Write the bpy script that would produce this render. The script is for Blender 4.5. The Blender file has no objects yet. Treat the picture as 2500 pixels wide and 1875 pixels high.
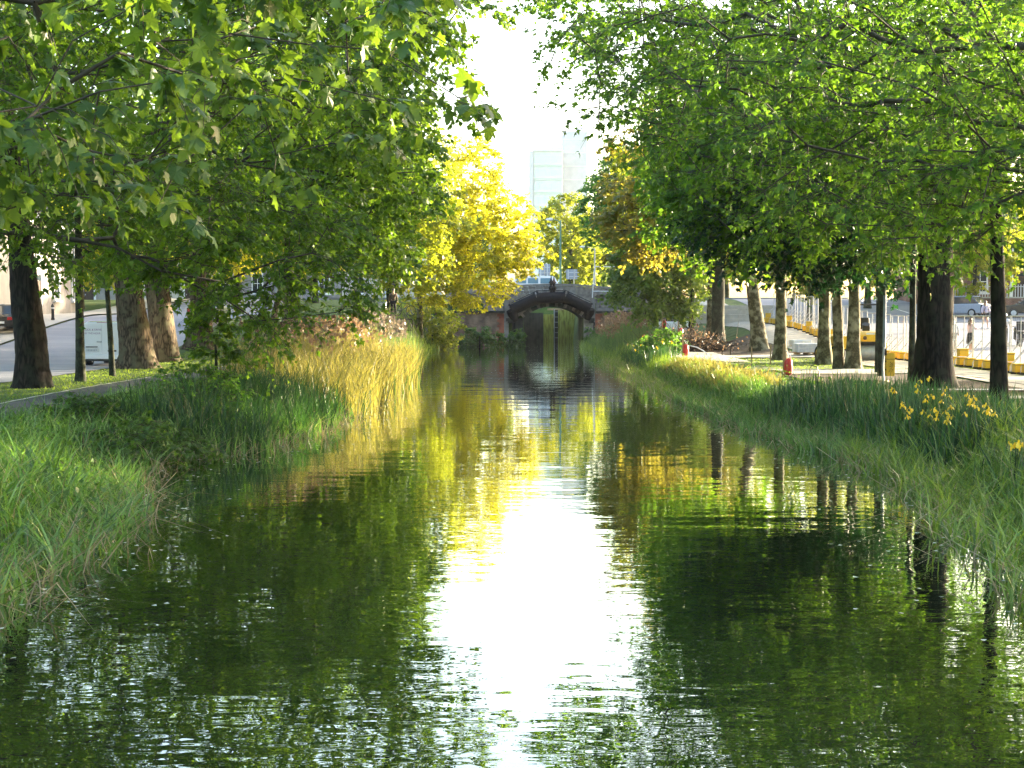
import bpy, bmesh, math, random
import numpy as np
from mathutils import Vector, Matrix

# ------------------------------------------------------------------ camera, world, sun, exposure
SC = bpy.context.scene
COL = SC.collection
F_PX, CX, CY, HZ, CAM_Z = 3466.0, 1250.0, 937.5, 765.0, 2.7
PITCH = math.atan((CY - HZ) / F_PX)
cam_d = bpy.data.cameras.new('camera')
cam_d.sensor_width = 36.0
cam_d.lens = 36.0 * F_PX / 2500.0
cam_d.clip_start = 0.1
cam_d.clip_end = 3000.0
cam = bpy.data.objects.new('camera', cam_d)
cam.location = (0, 0, CAM_Z)
cam.rotation_euler = (math.pi / 2 - PITCH, 0, 0)
COL.objects.link(cam)
SC.camera = cam

SUN_EL, SUN_AZ = math.radians(9.0), math.radians(56.0)      # azimuth clockwise from +Y (the view direction)
SDIR = Vector((math.sin(SUN_AZ) * math.cos(SUN_EL), math.cos(SUN_AZ) * math.cos(SUN_EL), math.sin(SUN_EL)))
world = bpy.data.worlds.new('World')
SC.world = world
world.use_nodes = True
wn = world.node_tree
sky = wn.nodes.new('ShaderNodeTexSky')
sky.sky_type = 'NISHITA'
sky.sun_disc = False
sky.sun_elevation = SUN_EL
sky.sun_rotation = SUN_AZ
sky.air_density = 1.0
sky.dust_density = 3.0
sky.ozone_density = 1.0
bg = wn.nodes['Background']
bg.inputs['Strength'].default_value = 0.15
wn.links.new(sky.outputs['Color'], bg.inputs['Color'])
sun_d = bpy.data.lights.new('sun', 'SUN')
sun_d.energy = 5.0
sun_d.angle = math.radians(0.6)
sun_d.color = (1.0, 0.84, 0.58)
sun = bpy.data.objects.new('sun', sun_d)
sun.rotation_euler = SDIR.to_track_quat('Z', 'Y').to_euler()
sun.location = (60, 60, 40)
COL.objects.link(sun)
SC.view_settings.view_transform = 'Standard'
SC.view_settings.look = 'None'
SC.view_settings.gamma = 1.0
SC.view_settings.use_curve_mapping = False
SC.view_settings.exposure = 3.02
SC.render.engine = 'CYCLES'
cy = SC.cycles
cy.max_bounces = 6
cy.diffuse_bounces = 3
cy.glossy_bounces = 3
cy.transmission_bounces = 4
cy.transparent_max_bounces = 6
cy.sample_clamp_indirect = 6.0
cy.caustics_reflective = False
cy.caustics_refractive = False
cy.use_adaptive_sampling = True
cy.adaptive_threshold = 0.02
cy.use_denoising = True
cy.denoising_prefilter = 'NONE'

RNG = np.random.default_rng(11)
random.seed(11)


def at(px, py, Y):
    """the point at distance Y along the view seen at pixel (px, py) of the 2500x1875 photograph"""
    u, v = (px - CX) / F_PX, (CY - py) / F_PX
    dy = math.cos(PITCH) + v * math.sin(PITCH)
    dz = -math.sin(PITCH) + v * math.cos(PITCH)
    return Vector((u / dy * Y, Y, CAM_Z + dz / dy * Y))


def project(P):
    """world points (N,3) -> photo pixels (N,2) and depth"""
    P = np.asarray(P, float)
    c, s = math.cos(PITCH), math.sin(PITCH)
    dy, dz = P[:, 1], P[:, 2] - CAM_Z
    fw = dy * c - dz * s
    up = dy * s + dz * c
    fw_ = np.where(np.abs(fw) < 1e-6, 1e-6, fw)
    return CX + F_PX * P[:, 0] / fw_, CY - F_PX * up / fw_, fw


# ------------------------------------------------------------------ object helpers
def tag(o, label=None, cat=None, group=None, kind=None):
    if label: o['label'] = label
    if cat: o['category'] = cat
    if group: o['group'] = group
    if kind: o['kind'] = kind
    return o


def thing(name, label, cat, loc=(0, 0, 0), rotz=0.0, group=None):
    o = bpy.data.objects.new(name, None)
    o.empty_display_size = 0.2
    COL.objects.link(o)
    o.location = loc
    o.rotation_euler = (0, 0, rotz)
    return tag(o, label, cat, group)


def link_mesh(name, me, mat, parent=None, smooth=False):
    if mat is not None and not me.materials:
        me.materials.append(mat)
    if smooth:
        me.polygons.foreach_set('use_smooth', np.ones(len(me.polygons), dtype=bool))
    o = bpy.data.objects.new(name, me)
    COL.objects.link(o)
    if parent is not None:
        o.parent = parent
    return o


def np_mesh(name, V, F, mat, parent=None, rnd=None, smooth=False):
    """V (n,3) float, F (m,k) int -> one mesh object, optional per-face float attribute rnd"""
    V = np.ascontiguousarray(V, dtype=np.float32)
    F = np.ascontiguousarray(F, dtype=np.int32)
    m, k = F.shape
    me = bpy.data.meshes.new(name)
    me.vertices.add(len(V))
    me.vertices.foreach_set('co', V.ravel())
    me.loops.add(m * k)
    me.loops.foreach_set('vertex_index', F.ravel())
    me.polygons.add(m)
    me.polygons.foreach_set('loop_start', np.arange(0, m * k, k, dtype=np.int32))
    me.update(calc_edges=True)
    if rnd is not None:
        a = me.attributes.new('rnd', 'FLOAT', 'FACE')
        a.data.foreach_set('value', np.ascontiguousarray(rnd, dtype=np.float32))
    return link_mesh(name, me, mat, parent, smooth)


class MB:
    """collects shapes; build() links them as ONE mesh object"""
    def __init__(s):
        s.v, s.f = [], []

    def add(s, vs, fs):
        n = len(s.v)
        s.v += [tuple(v) for v in vs]
        s.f += [tuple(i + n for i in f) for f in fs]
        return s

    def box(s, c, d, rz=0.0, taper=1.0, M=None):
        hx, hy, hz = d[0] / 2, d[1] / 2, d[2] / 2
        vs = []
        for z, t in ((-hz, 1.0), (hz, taper)):
            for x, y in ((-hx, -hy), (hx, -hy), (hx, hy), (-hx, hy)):
                vs.append(Vector((x * t, y * t, z)))
        R = M if M is not None else Matrix.Rotation(rz, 3, 'Z')
        vs = [R @ v + Vector(c) for v in vs]
        return s.add(vs, [(3, 2, 1, 0), (4, 5, 6, 7), (0, 1, 5, 4), (1, 2, 6, 5), (2, 3, 7, 6), (3, 0, 4, 7)])

    def bar(s, a, b, w, h=None):
        """rectangular bar from a to b"""
        a, b = Vector(a), Vector(b)
        d = b - a
        q = d.to_track_quat('Z', 'Y').to_matrix()
        return s.box((a + b) / 2, (w, h or w, d.length), M=q)

    def tube(s, pts, r, n=8, caps=True):
        """round tube through points; r a number or a list"""
        pts = [Vector(p) for p in pts]
        rs = r if isinstance(r, (list, tuple)) else [r] * len(pts)
        base = len(s.v)
        prev = None
        for i, p in enumerate(pts):
            d = (pts[min(i + 1, len(pts) - 1)] - pts[max(i - 1, 0)])
            d.normalize()
            ref = prev if prev is not None else (Vector((1, 0, 0)) if abs(d.x) < 0.8 else Vector((0, 1, 0)))
            x = (ref - d * ref.dot(d)).normalized()
            prev = x
            y = d.cross(x)
            for k in range(n):
                a = 2 * math.pi * k / n
                s.v.append(tuple(p + (x * math.cos(a) + y * math.sin(a)) * rs[i]))
        for i in range(len(pts) - 1):
            for k in range(n):
                k2 = (k + 1) % n
                s.f.append((base + i * n + k, base + i * n + k2, base + (i + 1) * n + k2, base + (i + 1) * n + k))
        if caps:
            s.f.append(tuple(base + k for k in reversed(range(n))))
            e = base + (len(pts) - 1) * n
            s.f.append(tuple(e + k for k in range(n)))
        return s

    def lathe(s, prof, c=(0, 0, 0), n=16, M=None):
        """profile [(r, z)] spun about z"""
        base = len(s.v)
        R = M or Matrix.Identity(3)
        for r, z in prof:
            for k in range(n):
                a = 2 * math.pi * k / n
                s.v.append(tuple(R @ Vector((r * math.cos(a), r * math.sin(a), z)) + Vector(c)))
        for i in range(len(prof) - 1):
            for k in range(n):
                k2 = (k + 1) % n
                s.f.append((base + i * n + k, base + i * n + k2, base + (i + 1) * n + k2, base + (i + 1) * n + k))
        s.f.append(tuple(base + k for k in reversed(range(n))))
        e = base + (len(prof) - 1) * n
        s.f.append(tuple(e + k for k in range(n)))
        return s

    def prism(s, poly, y0, y1, axis='Y', M=None, c=(0, 0, 0)):
        """polygon [(a, z)] extruded along an axis"""
        n = len(poly)
        def pt(a, z, y):
            p = Vector((a, y, z)) if axis == 'Y' else Vector((y, a, z))
            return (M @ p if M else p) + Vector(c)
        vs = [pt(a, z, y0) for a, z in poly] + [pt(a, z, y1) for a, z in poly]
        fs = [tuple(range(n)), tuple(reversed(range(n, 2 * n)))]
        fs += [(i, i + n, (i + 1) % n + n, (i + 1) % n) for i in range(n)]
        return s.add(vs, fs)

    def build(s, name, mat, parent=None, smooth=False, bevel=0.0, loc=None):
        me = bpy.data.meshes.new(name)
        me.from_pydata(s.v, [], s.f)
        bm = bmesh.new()
        bm.from_mesh(me)
        bmesh.ops.recalc_face_normals(bm, faces=bm.faces)
        bm.to_mesh(me)
        bm.free()
        o = link_mesh(name, me, mat, parent, smooth)
        if smooth:
            try:
                me.set_sharp_from_angle(angle=math.radians(40))
            except Exception:
                pass
        if bevel > 0:
            b = o.modifiers.new('bevel', 'BEVEL')
            b.width = bevel
            b.segments = 2
            b.limit_method = 'ANGLE'
        if loc is not None:
            o.location = loc
        return o


def copy_tree(o, parent=None):
    c = o.copy()
    COL.objects.link(c)
    if parent is not None:
        c.parent = parent
    for ch in list(o.children):
        copy_tree(ch, c)
    return c


# ------------------------------------------------------------------ materials
def new_mat(name):
    m = bpy.data.materials.new(name)
    m.use_nodes = True
    return m, m.node_tree, m.node_tree.nodes['Principled BSDF']


def plain(name, col, rough=0.5, metal=0.0, spec=0.5, noise=0.0, nscale=8.0, bump=0.0, bscale=40.0, coat=0.0):
    m, nt, p = new_mat(name)
    p.inputs['Base Color'].default_value = (*col, 1)
    p.inputs['Roughness'].default_value = rough
    p.inputs['Metallic'].default_value = metal
    p.inputs['Specular IOR Level'].default_value = spec
    if coat:
        p.inputs['Coat Weight'].default_value = coat
    tc = nt.nodes.new('ShaderNodeTexCoord')
    if noise > 0:
        n = nt.nodes.new('ShaderNodeTexNoise')
        n.inputs['Scale'].default_value = nscale
        n.inputs['Detail'].default_value = 6
        nt.links.new(tc.outputs['Object'], n.inputs['Vector'])
        r = nt.nodes.new('ShaderNodeValToRGB')
        r.color_ramp.elements[0].position = 0.3
        r.color_ramp.elements[1].position = 0.7
        r.color_ramp.elements[0].color = (*[c * (1 - noise) for c in col], 1)
        r.color_ramp.elements[1].color = (*[min(1, c * (1 + noise)) for c in col], 1)
        nt.links.new(n.outputs['Fac'], r.inputs['Fac'])
        nt.links.new(r.outputs['Color'], p.inputs['Base Color'])
    if bump > 0:
        n2 = nt.nodes.new('ShaderNodeTexNoise')
        n2.inputs['Scale'].default_value = bscale
        n2.inputs['Detail'].default_value = 5
        nt.links.new(tc.outputs['Object'], n2.inputs['Vector'])
        b = nt.nodes.new('ShaderNodeBump')
        b.inputs['Strength'].default_value = 0.6
        b.inputs['Distance'].default_value = bump
        nt.links.new(n2.outputs['Fac'], b.inputs['Height'])
        nt.links.new(b.outputs['Normal'], p.inputs['Normal'])
    return m


def leaf_mat(name, cols, trans, tw=0.42, rough=0.42, spec=0.45, big=0.0):
    """cols: dark..light reflect colours picked by the per-leaf attribute; trans: colour of light passing through"""
    m, nt, p = new_mat(name)
    L = nt.links
    a = nt.nodes.new('ShaderNodeAttribute')
    a.attribute_name = 'rnd'
    oi = nt.nodes.new('ShaderNodeObjectInfo')
    ad = nt.nodes.new('ShaderNodeMath'); ad.operation = 'ADD'
    fr = nt.nodes.new('ShaderNodeMath'); fr.operation = 'FRACT'
    L.new(a.outputs['Fac'], ad.inputs[0])
    if big:
        L.new(oi.outputs['Random'], ad.inputs[1])
    else:
        ad.inputs[1].default_value = 0.0
    L.new(ad.outputs[0], fr.inputs[0])
    r = nt.nodes.new('ShaderNodeValToRGB')
    el = r.color_ramp.elements
    for i, c in enumerate(cols):
        t = i / (len(cols) - 1)
        e = el[0] if i == 0 else (el[-1] if i == len(cols) - 1 else el.new(t))
        e.position = t * 0.98
        e.color = (*c, 1)
    L.new(fr.outputs[0], r.inputs['Fac'])
    L.new(r.outputs['Color'], p.inputs['Base Color'])
    p.inputs['Roughness'].default_value = rough
    p.inputs['Specular IOR Level'].default_value = spec
    t = nt.nodes.new('ShaderNodeBsdfTranslucent')
    mx = nt.nodes.new('ShaderNodeMix'); mx.data_type = 'RGBA'; mx.blend_type = 'MULTIPLY'
    mx.inputs['Factor'].default_value = 0.55
    mx.inputs['A'].default_value = (*trans, 1)
    br = nt.nodes.new('ShaderNodeMix'); br.data_type = 'RGBA'
    br.inputs['A'].default_value = (0.45, 0.55, 0.45, 1)
    br.inputs['B'].default_value = (1.3, 1.25, 1.0, 1)
    L.new(fr.outputs[0], br.inputs['Factor'])
    L.new(br.outputs['Result'], mx.inputs['B'])
    L.new(mx.outputs['Result'], t.inputs['Color'])
    ms = nt.nodes.new('ShaderNodeMixShader')
    ms.inputs['Fac'].default_value = tw
    L.new(p.outputs['BSDF'], ms.inputs[1])
    L.new(t.outputs['BSDF'], ms.inputs[2])
    L.new(ms.outputs['Shader'], nt.nodes['Material Output'].inputs['Surface'])
    return m


def bark_mat(name, c0, c1, c2=None, zs=0.18, scale=9.0, bump=0.05, moss=0.0):
    m, nt, p = new_mat(name)
    L = nt.links
    tc = nt.nodes.new('ShaderNodeTexCoord')
    mp = nt.nodes.new('ShaderNodeMapping')
    mp.inputs['Scale'].default_value = (1, 1, zs)
    L.new(tc.outputs['Object'], mp.inputs['Vector'])
    v = nt.nodes.new('ShaderNodeTexVoronoi')
    v.feature = 'DISTANCE_TO_EDGE'
    v.inputs['Scale'].default_value = scale
    nz = nt.nodes.new('ShaderNodeTexNoise')
    nz.inputs['Scale'].default_value = 5
    nz.inputs['Detail'].default_value = 8
    L.new(mp.outputs['Vector'], nz.inputs['Vector'])
    va = nt.nodes.new('ShaderNodeVectorMath'); va.operation = 'MULTIPLY_ADD'
    va.inputs[1].default_value = (0.25, 0.25, 0.25)
    L.new(nz.outputs['Color'], va.inputs[0])
    L.new(mp.outputs['Vector'], va.inputs[2])
    L.new(va.outputs['Vector'], v.inputs['Vector'])
    r = nt.nodes.new('ShaderNodeValToRGB')
    r.color_ramp.elements[0].position = 0.02
    r.color_ramp.elements[0].color = (*c0, 1)
    r.color_ramp.elements[1].position = 0.35
    r.color_ramp.elements[1].color = (*c1, 1)
    L.new(v.outputs['Distance'], r.inputs['Fac'])
    n2 = nt.nodes.new('ShaderNodeTexNoise')
    n2.inputs['Scale'].default_value = 3.0
    n2.inputs['Detail'].default_value = 6
    L.new(tc.outputs['Object'], n2.inputs['Vector'])
    r2 = nt.nodes.new('ShaderNodeValToRGB')
    r2.color_ramp.elements[0].position = 0.48
    r2.color_ramp.elements[1].position = 0.62
    L.new(n2.outputs['Fac'], r2.inputs['Fac'])
    mx = nt.nodes.new('ShaderNodeMix'); mx.data_type = 'RGBA'
    L.new(r2.outputs['Color'], mx.inputs['Factor'])
    L.new(r.outputs['Color'], mx.inputs['A'])
    mx.inputs['B'].default_value = (*(c2 or c1), 1)
    L.new(mx.outputs['Result'], p.inputs['Base Color'])
    p.inputs['Roughness'].default_value = 0.9
    p.inputs['Specular IOR Level'].default_value = 0.2
    b = nt.nodes.new('ShaderNodeBump')
    b.inputs['Strength'].default_value = 0.9
    b.inputs['Distance'].default_value = bump
    L.new(r.outputs['Color'], b.inputs['Height'])
    L.new(b.outputs['Normal'], p.inputs['Normal'])
    return m


def ramp_noise(name, cols, scale, rough=0.9, bump=0.02, bscale=30, detail=8, stretch=(1, 1, 1), spec=0.3):
    m, nt, p = new_mat(name)
    L = nt.links
    tc = nt.nodes.new('ShaderNodeTexCoord')
    mp = nt.nodes.new('ShaderNodeMapping')
    mp.inputs['Scale'].default_value = stretch
    L.new(tc.outputs['Object'], mp.inputs['Vector'])
    n = nt.nodes.new('ShaderNodeTexNoise')
    n.inputs['Scale'].default_value = scale
    n.inputs['Detail'].default_value = detail
    L.new(mp.outputs['Vector'], n.inputs['Vector'])
    r = nt.nodes.new('ShaderNodeValToRGB')
    el = r.color_ramp.elements
    for i, c in enumerate(cols):
        t = 0.3 + 0.4 * i / (len(cols) - 1)
        e = el[0] if i == 0 else (el[-1] if i == len(cols) - 1 else el.new(t))
        e.position = t
        e.color = (*c, 1)
    L.new(n.outputs['Fac'], r.inputs['Fac'])
    L.new(r.outputs['Color'], p.inputs['Base Color'])
    p.inputs['Roughness'].default_value = rough
    p.inputs['Specular IOR Level'].default_value = spec
    if bump:
        n2 = nt.nodes.new('ShaderNodeTexNoise')
        n2.inputs['Scale'].default_value = bscale
        n2.inputs['Detail'].default_value = 6
        L.new(mp.outputs['Vector'], n2.inputs['Vector'])
        b = nt.nodes.new('ShaderNodeBump')
        b.inputs['Strength'].default_value = 0.7
        b.inputs['Distance'].default_value = bump
        L.new(n2.outputs['Fac'], b.inputs['Height'])
        L.new(b.outputs['Normal'], p.inputs['Normal'])
    return m


def brick_mat(name, c1, c2, mortar, scale=1.0, axis='XZ'):
    m, nt, p = new_mat(name)
    L = nt.links
    tc = nt.nodes.new('ShaderNodeTexCoord')
    sp = nt.nodes.new('ShaderNodeSeparateXYZ')
    cb = nt.nodes.new('ShaderNodeCombineXYZ')
    L.new(tc.outputs['Object'], sp.inputs[0])
    L.new(sp.outputs['X' if axis == 'XZ' else 'Y'], cb.inputs['X'])
    L.new(sp.outputs['Z'], cb.inputs['Y'])
    b = nt.nodes.new('ShaderNodeTexBrick')
    b.inputs['Scale'].default_value = scale
    b.inputs['Brick Width'].default_value = 0.22
    b.inputs['Row Height'].default_value = 0.075
    b.inputs['Mortar Size'].default_value = 0.008
    b.inputs['Color1'].default_value = (*c1, 1)
    b.inputs['Color2'].default_value = (*c2, 1)
    b.inputs['Mortar'].default_value = (*mortar, 1)
    L.new(cb.outputs[0], b.inputs['Vector'])
    n = nt.nodes.new('ShaderNodeTexNoise')
    n.inputs['Scale'].default_value = 1.3
    n.inputs['Detail'].default_value = 8
    L.new(tc.outputs['Object'], n.inputs['Vector'])
    r = nt.nodes.new('ShaderNodeValToRGB')
    r.color_ramp.elements[0].position = 0.35
    r.color_ramp.elements[0].color = (0.4, 0.38, 0.36, 1)
    r.color_ramp.elements[1].position = 0.62
    r.color_ramp.elements[1].color = (1.1, 1.05, 1, 1)
    L.new(n.outputs['Fac'], r.inputs['Fac'])
    mx = nt.nodes.new('ShaderNodeMix'); mx.data_type = 'RGBA'; mx.blend_type = 'MULTIPLY'
    mx.inputs['Factor'].default_value = 0.9
    L.new(b.outputs['Color'], mx.inputs['A'])
    L.new(r.outputs['Color'], mx.inputs['B'])
    L.new(mx.outputs['Result'], p.inputs['Base Color'])
    p.inputs['Roughness'].default_value = 0.9
    bp = nt.nodes.new('ShaderNodeBump')
    bp.inputs['Distance'].default_value = 0.01
    L.new(b.outputs['Color'], bp.inputs['Height'])
    L.new(bp.outputs['Normal'], p.inputs['Normal'])
    return m


M = {}
# foliage: dark to light reflectances, light through the blade
M['plane_leaf'] = leaf_mat('plane_leaf', [(0.016, 0.052, 0.008), (0.044, 0.11, 0.013), (0.095, 0.18, 0.024)], (0.25, 0.42, 0.022), tw=0.42, rough=0.5, spec=0.25)
M['plane_leaf_near'] = leaf_mat('plane_leaf_near', [(0.022, 0.06, 0.016), (0.055, 0.12, 0.02), (0.11, 0.19, 0.03)], (0.25, 0.40, 0.025), tw=0.4, rough=0.38, spec=0.45, big=1)
M['plane_leaf_right'] = leaf_mat('plane_leaf_right', [(0.016, 0.055, 0.008), (0.046, 0.115, 0.014), (0.10, 0.19, 0.028)], (0.22, 0.42, 0.025), tw=0.42, rough=0.5, spec=0.25, big=1)
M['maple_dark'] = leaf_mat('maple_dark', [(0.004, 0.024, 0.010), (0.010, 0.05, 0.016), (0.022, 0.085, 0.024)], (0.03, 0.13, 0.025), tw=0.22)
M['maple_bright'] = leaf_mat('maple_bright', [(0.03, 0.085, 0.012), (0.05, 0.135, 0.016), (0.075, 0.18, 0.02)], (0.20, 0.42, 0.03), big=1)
M['gold_leaf'] = leaf_mat('gold_leaf', [(0.06, 0.11, 0.015), (0.14, 0.18, 0.018), (0.24, 0.25, 0.02)], (0.88, 0.82, 0.035), tw=0.62)
M['lime_leaf'] = leaf_mat('lime_leaf', [(0.045, 0.09, 0.014), (0.085, 0.15, 0.018), (0.13, 0.19, 0.024)], (0.58, 0.62, 0.035), tw=0.55)
M['copper_leaf'] = leaf_mat('copper_leaf', [(0.035, 0.085, 0.018), (0.075, 0.125, 0.022), (0.20, 0.135, 0.035)], (0.48, 0.42, 0.05), tw=0.45)
M['far_leaf'] = leaf_mat('far_leaf', [(0.035, 0.085, 0.018), (0.075, 0.15, 0.03), (0.12, 0.20, 0.04)], (0.32, 0.46, 0.05), tw=0.42)
M['bush_leaf'] = leaf_mat('bush_leaf', [(0.018, 0.05, 0.012), (0.03, 0.08, 0.016), (0.06, 0.125, 0.022)], (0.16, 0.32, 0.03))
M['grass_lush'] = leaf_mat('grass_lush', [(0.008, 0.03, 0.008), (0.075, 0.19, 0.035), (0.23, 0.36, 0.11)], (0.20, 0.40, 0.05), tw=0.36, rough=0.3, spec=0.75)  # sky sheen put into the palest blade tone, also in the next
M['grass_mid'] = leaf_mat('grass_mid', [(0.012, 0.04, 0.008), (0.075, 0.17, 0.022), (0.23, 0.33, 0.08)], (0.28, 0.42, 0.04), tw=0.38, rough=0.32, spec=0.6)
M['sedge_dark'] = leaf_mat('sedge_dark', [(0.010, 0.035, 0.012), (0.018, 0.06, 0.018), (0.035, 0.085, 0.025)], (0.06, 0.16, 0.03), tw=0.3)
M['iris_leaf'] = leaf_mat('iris_leaf', [(0.004, 0.02, 0.010), (0.014, 0.06, 0.022), (0.05, 0.125, 0.04)], (0.06, 0.18, 0.035), tw=0.28, rough=0.32, spec=0.6)
M['reed_sunlit'] = leaf_mat('reed_sunlit', [(0.03, 0.055, 0.016), (0.11, 0.13, 0.03), (0.27, 0.22, 0.10)], (0.38, 0.34, 0.07), tw=0.38)  # lit copy of the reed colour, golden sunlight put into it
M['reed_green'] = leaf_mat('reed_green', [(0.04, 0.085, 0.04), (0.07, 0.13, 0.055), (0.10, 0.16, 0.07)], (0.20, 0.32, 0.08), tw=0.35)  # cooler copy of the reed colour, shade put into it
M['lawn'] = leaf_mat('lawn', [(0.05, 0.12, 0.016), (0.09, 0.18, 0.024), (0.15, 0.23, 0.035)], (0.36, 0.50, 0.04), tw=0.45)
M['straw'] = leaf_mat('straw', [(0.20, 0.15, 0.08), (0.32, 0.25, 0.14), (0.42, 0.36, 0.24)], (0.35, 0.28, 0.14), tw=0.25)
M['plume'] = leaf_mat('plume', [(0.13, 0.075, 0.05), (0.19, 0.12, 0.085), (0.25, 0.18, 0.12)], (0.28, 0.17, 0.10), tw=0.4)
M['plume_grey'] = leaf_mat('plume_grey', [(0.09, 0.07, 0.065), (0.14, 0.11, 0.10), (0.19, 0.155, 0.13)], (0.20, 0.16, 0.13), tw=0.35)
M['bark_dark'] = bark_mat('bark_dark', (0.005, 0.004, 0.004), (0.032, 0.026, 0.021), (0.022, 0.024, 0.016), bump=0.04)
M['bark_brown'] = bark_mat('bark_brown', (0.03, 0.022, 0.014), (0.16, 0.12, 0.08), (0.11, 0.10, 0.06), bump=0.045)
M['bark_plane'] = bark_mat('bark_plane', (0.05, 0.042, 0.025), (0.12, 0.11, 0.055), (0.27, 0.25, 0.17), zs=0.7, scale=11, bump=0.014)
M['bark_slim'] = bark_mat('bark_slim', (0.02, 0.022, 0.016), (0.05, 0.055, 0.038), (0.065, 0.075, 0.05), zs=0.5, scale=14, bump=0.008)
M['twig'] = plain('twig', (0.05, 0.042, 0.03), 0.85, noise=0.4)
M['asphalt'] = ramp_noise('asphalt', [(0.055, 0.055, 0.062), (0.085, 0.085, 0.095)], 1.2, 0.8, 0.004, 120)
M['road'] = ramp_noise('road', [(0.20, 0.205, 0.235), (0.28, 0.285, 0.315)], 0.5, 0.75, 0.004, 90, stretch=(0.4, 2.0, 1))
M['gravel'] = ramp_noise('gravel', [(0.36, 0.32, 0.26), (0.46, 0.42, 0.35), (0.55, 0.51, 0.44)], 3, 0.95, 0.015, 60)
M['soil'] = ramp_noise('soil', [(0.035, 0.024, 0.018), (0.075, 0.055, 0.04), (0.10, 0.075, 0.055)], 4, 0.95, 0.03, 25)
M['ground'] = ramp_noise('ground', [(0.035, 0.06, 0.014), (0.06, 0.11, 0.02), (0.085, 0.125, 0.03)], 1.6, 0.95, 0.03, 18)
M['concrete'] = ramp_noise('concrete', [(0.38, 0.36, 0.32), (0.50, 0.47, 0.42)], 2.5, 0.85, 0.004, 60)
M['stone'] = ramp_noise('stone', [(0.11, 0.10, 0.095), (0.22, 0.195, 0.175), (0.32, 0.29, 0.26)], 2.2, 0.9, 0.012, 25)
M['stone_pale'] = ramp_noise('stone_pale', [(0.17, 0.16, 0.15), (0.27, 0.25, 0.24)], 3, 0.9, 0.01, 25)
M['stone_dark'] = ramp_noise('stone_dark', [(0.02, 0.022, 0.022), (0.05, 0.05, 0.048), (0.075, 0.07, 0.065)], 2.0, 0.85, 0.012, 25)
M['brick_old'] = brick_mat('brick_old', (0.22, 0.135, 0.10), (0.28, 0.18, 0.13), (0.24, 0.21, 0.18))
M['brick_red'] = brick_mat('brick_red', (0.36, 0.085, 0.045), (0.42, 0.12, 0.06), (0.22, 0.16, 0.13))
M['brick_house'] = brick_mat('brick_house', (0.26, 0.11, 0.08), (0.32, 0.15, 0.10), (0.3, 0.27, 0.24), axis='YZ')
M['iron'] = plain('iron', (0.010, 0.0095, 0.012), 0.7, 0.0, spec=0.2, noise=0.5, nscale=5, bump=0.006, bscale=14)
M['rust_iron'] = plain('rust_iron', (0.10, 0.045, 0.022), 0.7, noise=0.5, nscale=18)
M['moss_wood'] = ramp_noise('moss_wood', [(0.13, 0.10, 0.03), (0.33, 0.33, 0.06), (0.48, 0.48, 0.13)], 2.4, 0.9, 0.03, 14, stretch=(3, 3, 0.5))
M['galv'] = plain('galv', (0.42, 0.44, 0.47), 0.45, 0.5, noise=0.15)
M['steel_white'] = plain('steel_white', (0.62, 0.63, 0.66), 0.45, noise=0.1)
M['fence_steel'] = plain('fence_steel', (0.46, 0.47, 0.51), 0.5, noise=0.1)
M['yellow_block'] = plain('yellow_block', (0.68, 0.42, 0.02), 0.5, noise=0.12, nscale=4)
M['yellow_paint'] = plain('yellow_paint', (0.78, 0.47, 0.015), 0.3, noise=0.06, coat=0.4)
M['white_paint'] = plain('white_paint', (0.86, 0.87, 0.89), 0.22, coat=0.6)
M['white_matt'] = plain('white_matt', (0.72, 0.72, 0.72), 0.6, noise=0.05)
M['black_plastic'] = plain('black_plastic', (0.016, 0.016, 0.018), 0.5)
M['black_gloss'] = plain('black_gloss', (0.02, 0.022, 0.024), 0.2, coat=0.6)
M['rubber'] = plain('rubber', (0.022, 0.022, 0.022), 0.85, noise=0.3)
M['red_plastic'] = plain('red_plastic', (0.58, 0.035, 0.025), 0.4, noise=0.15)
M['red_lens'] = plain('red_lens', (0.42, 0.02, 0.02), 0.15, coat=0.5)
M['glass_dark'] = plain('glass_dark', (0.03, 0.04, 0.05), 0.06, spec=0.8)
M['glass_blue'] = plain('glass_blue', (0.16, 0.28, 0.36), 0.08, spec=0.8)
M['glass_tower'] = plain('glass_tower', (0.76, 0.83, 0.80), 0.3, spec=0.6)  # paleness of far haze put into the tower colours, here and below
M['tower_pale'] = plain('tower_pale', (0.82, 0.82, 0.80), 0.7, noise=0.06, nscale=0.4)
M['tower_grey'] = plain('tower_grey', (0.70, 0.67, 0.70), 0.85, noise=0.08, nscale=0.6)
M['render_grey'] = plain('render_grey', (0.27, 0.25, 0.24), 0.9, noise=0.2, nscale=1.5)
M['render_cream'] = plain('render_cream', (0.52, 0.47, 0.40), 0.9, noise=0.1, nscale=1.5)
M['slate'] = plain('slate', (0.09, 0.09, 0.105), 0.7, noise=0.25, nscale=3)
M['timber'] = plain('timber', (0.40, 0.27, 0.15), 0.8, noise=0.25, nscale=6)
M['timber_dark'] = plain('timber_dark', (0.055, 0.035, 0.025), 0.85, noise=0.3, nscale=6)
M['paver'] = plain('paver', (0.52, 0.54, 0.62), 0.75, noise=0.12, nscale=9)
M['wrap'] = plain('wrap', (0.62, 0.65, 0.72), 0.35, noise=0.08, nscale=7)
M['sign_back'] = plain('sign_back', (0.32, 0.36, 0.44), 0.5, 0.2, noise=0.08)
M['sign_rail'] = plain('sign_rail', (0.62, 0.63, 0.66), 0.5, 0.2)
M['green_post'] = plain('green_post', (0.10, 0.22, 0.15), 0.5)
M['skin'] = plain('skin', (0.50, 0.29, 0.20), 0.5)
M['hair_dark'] = plain('hair_dark', (0.03, 0.018, 0.012), 0.5)
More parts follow.
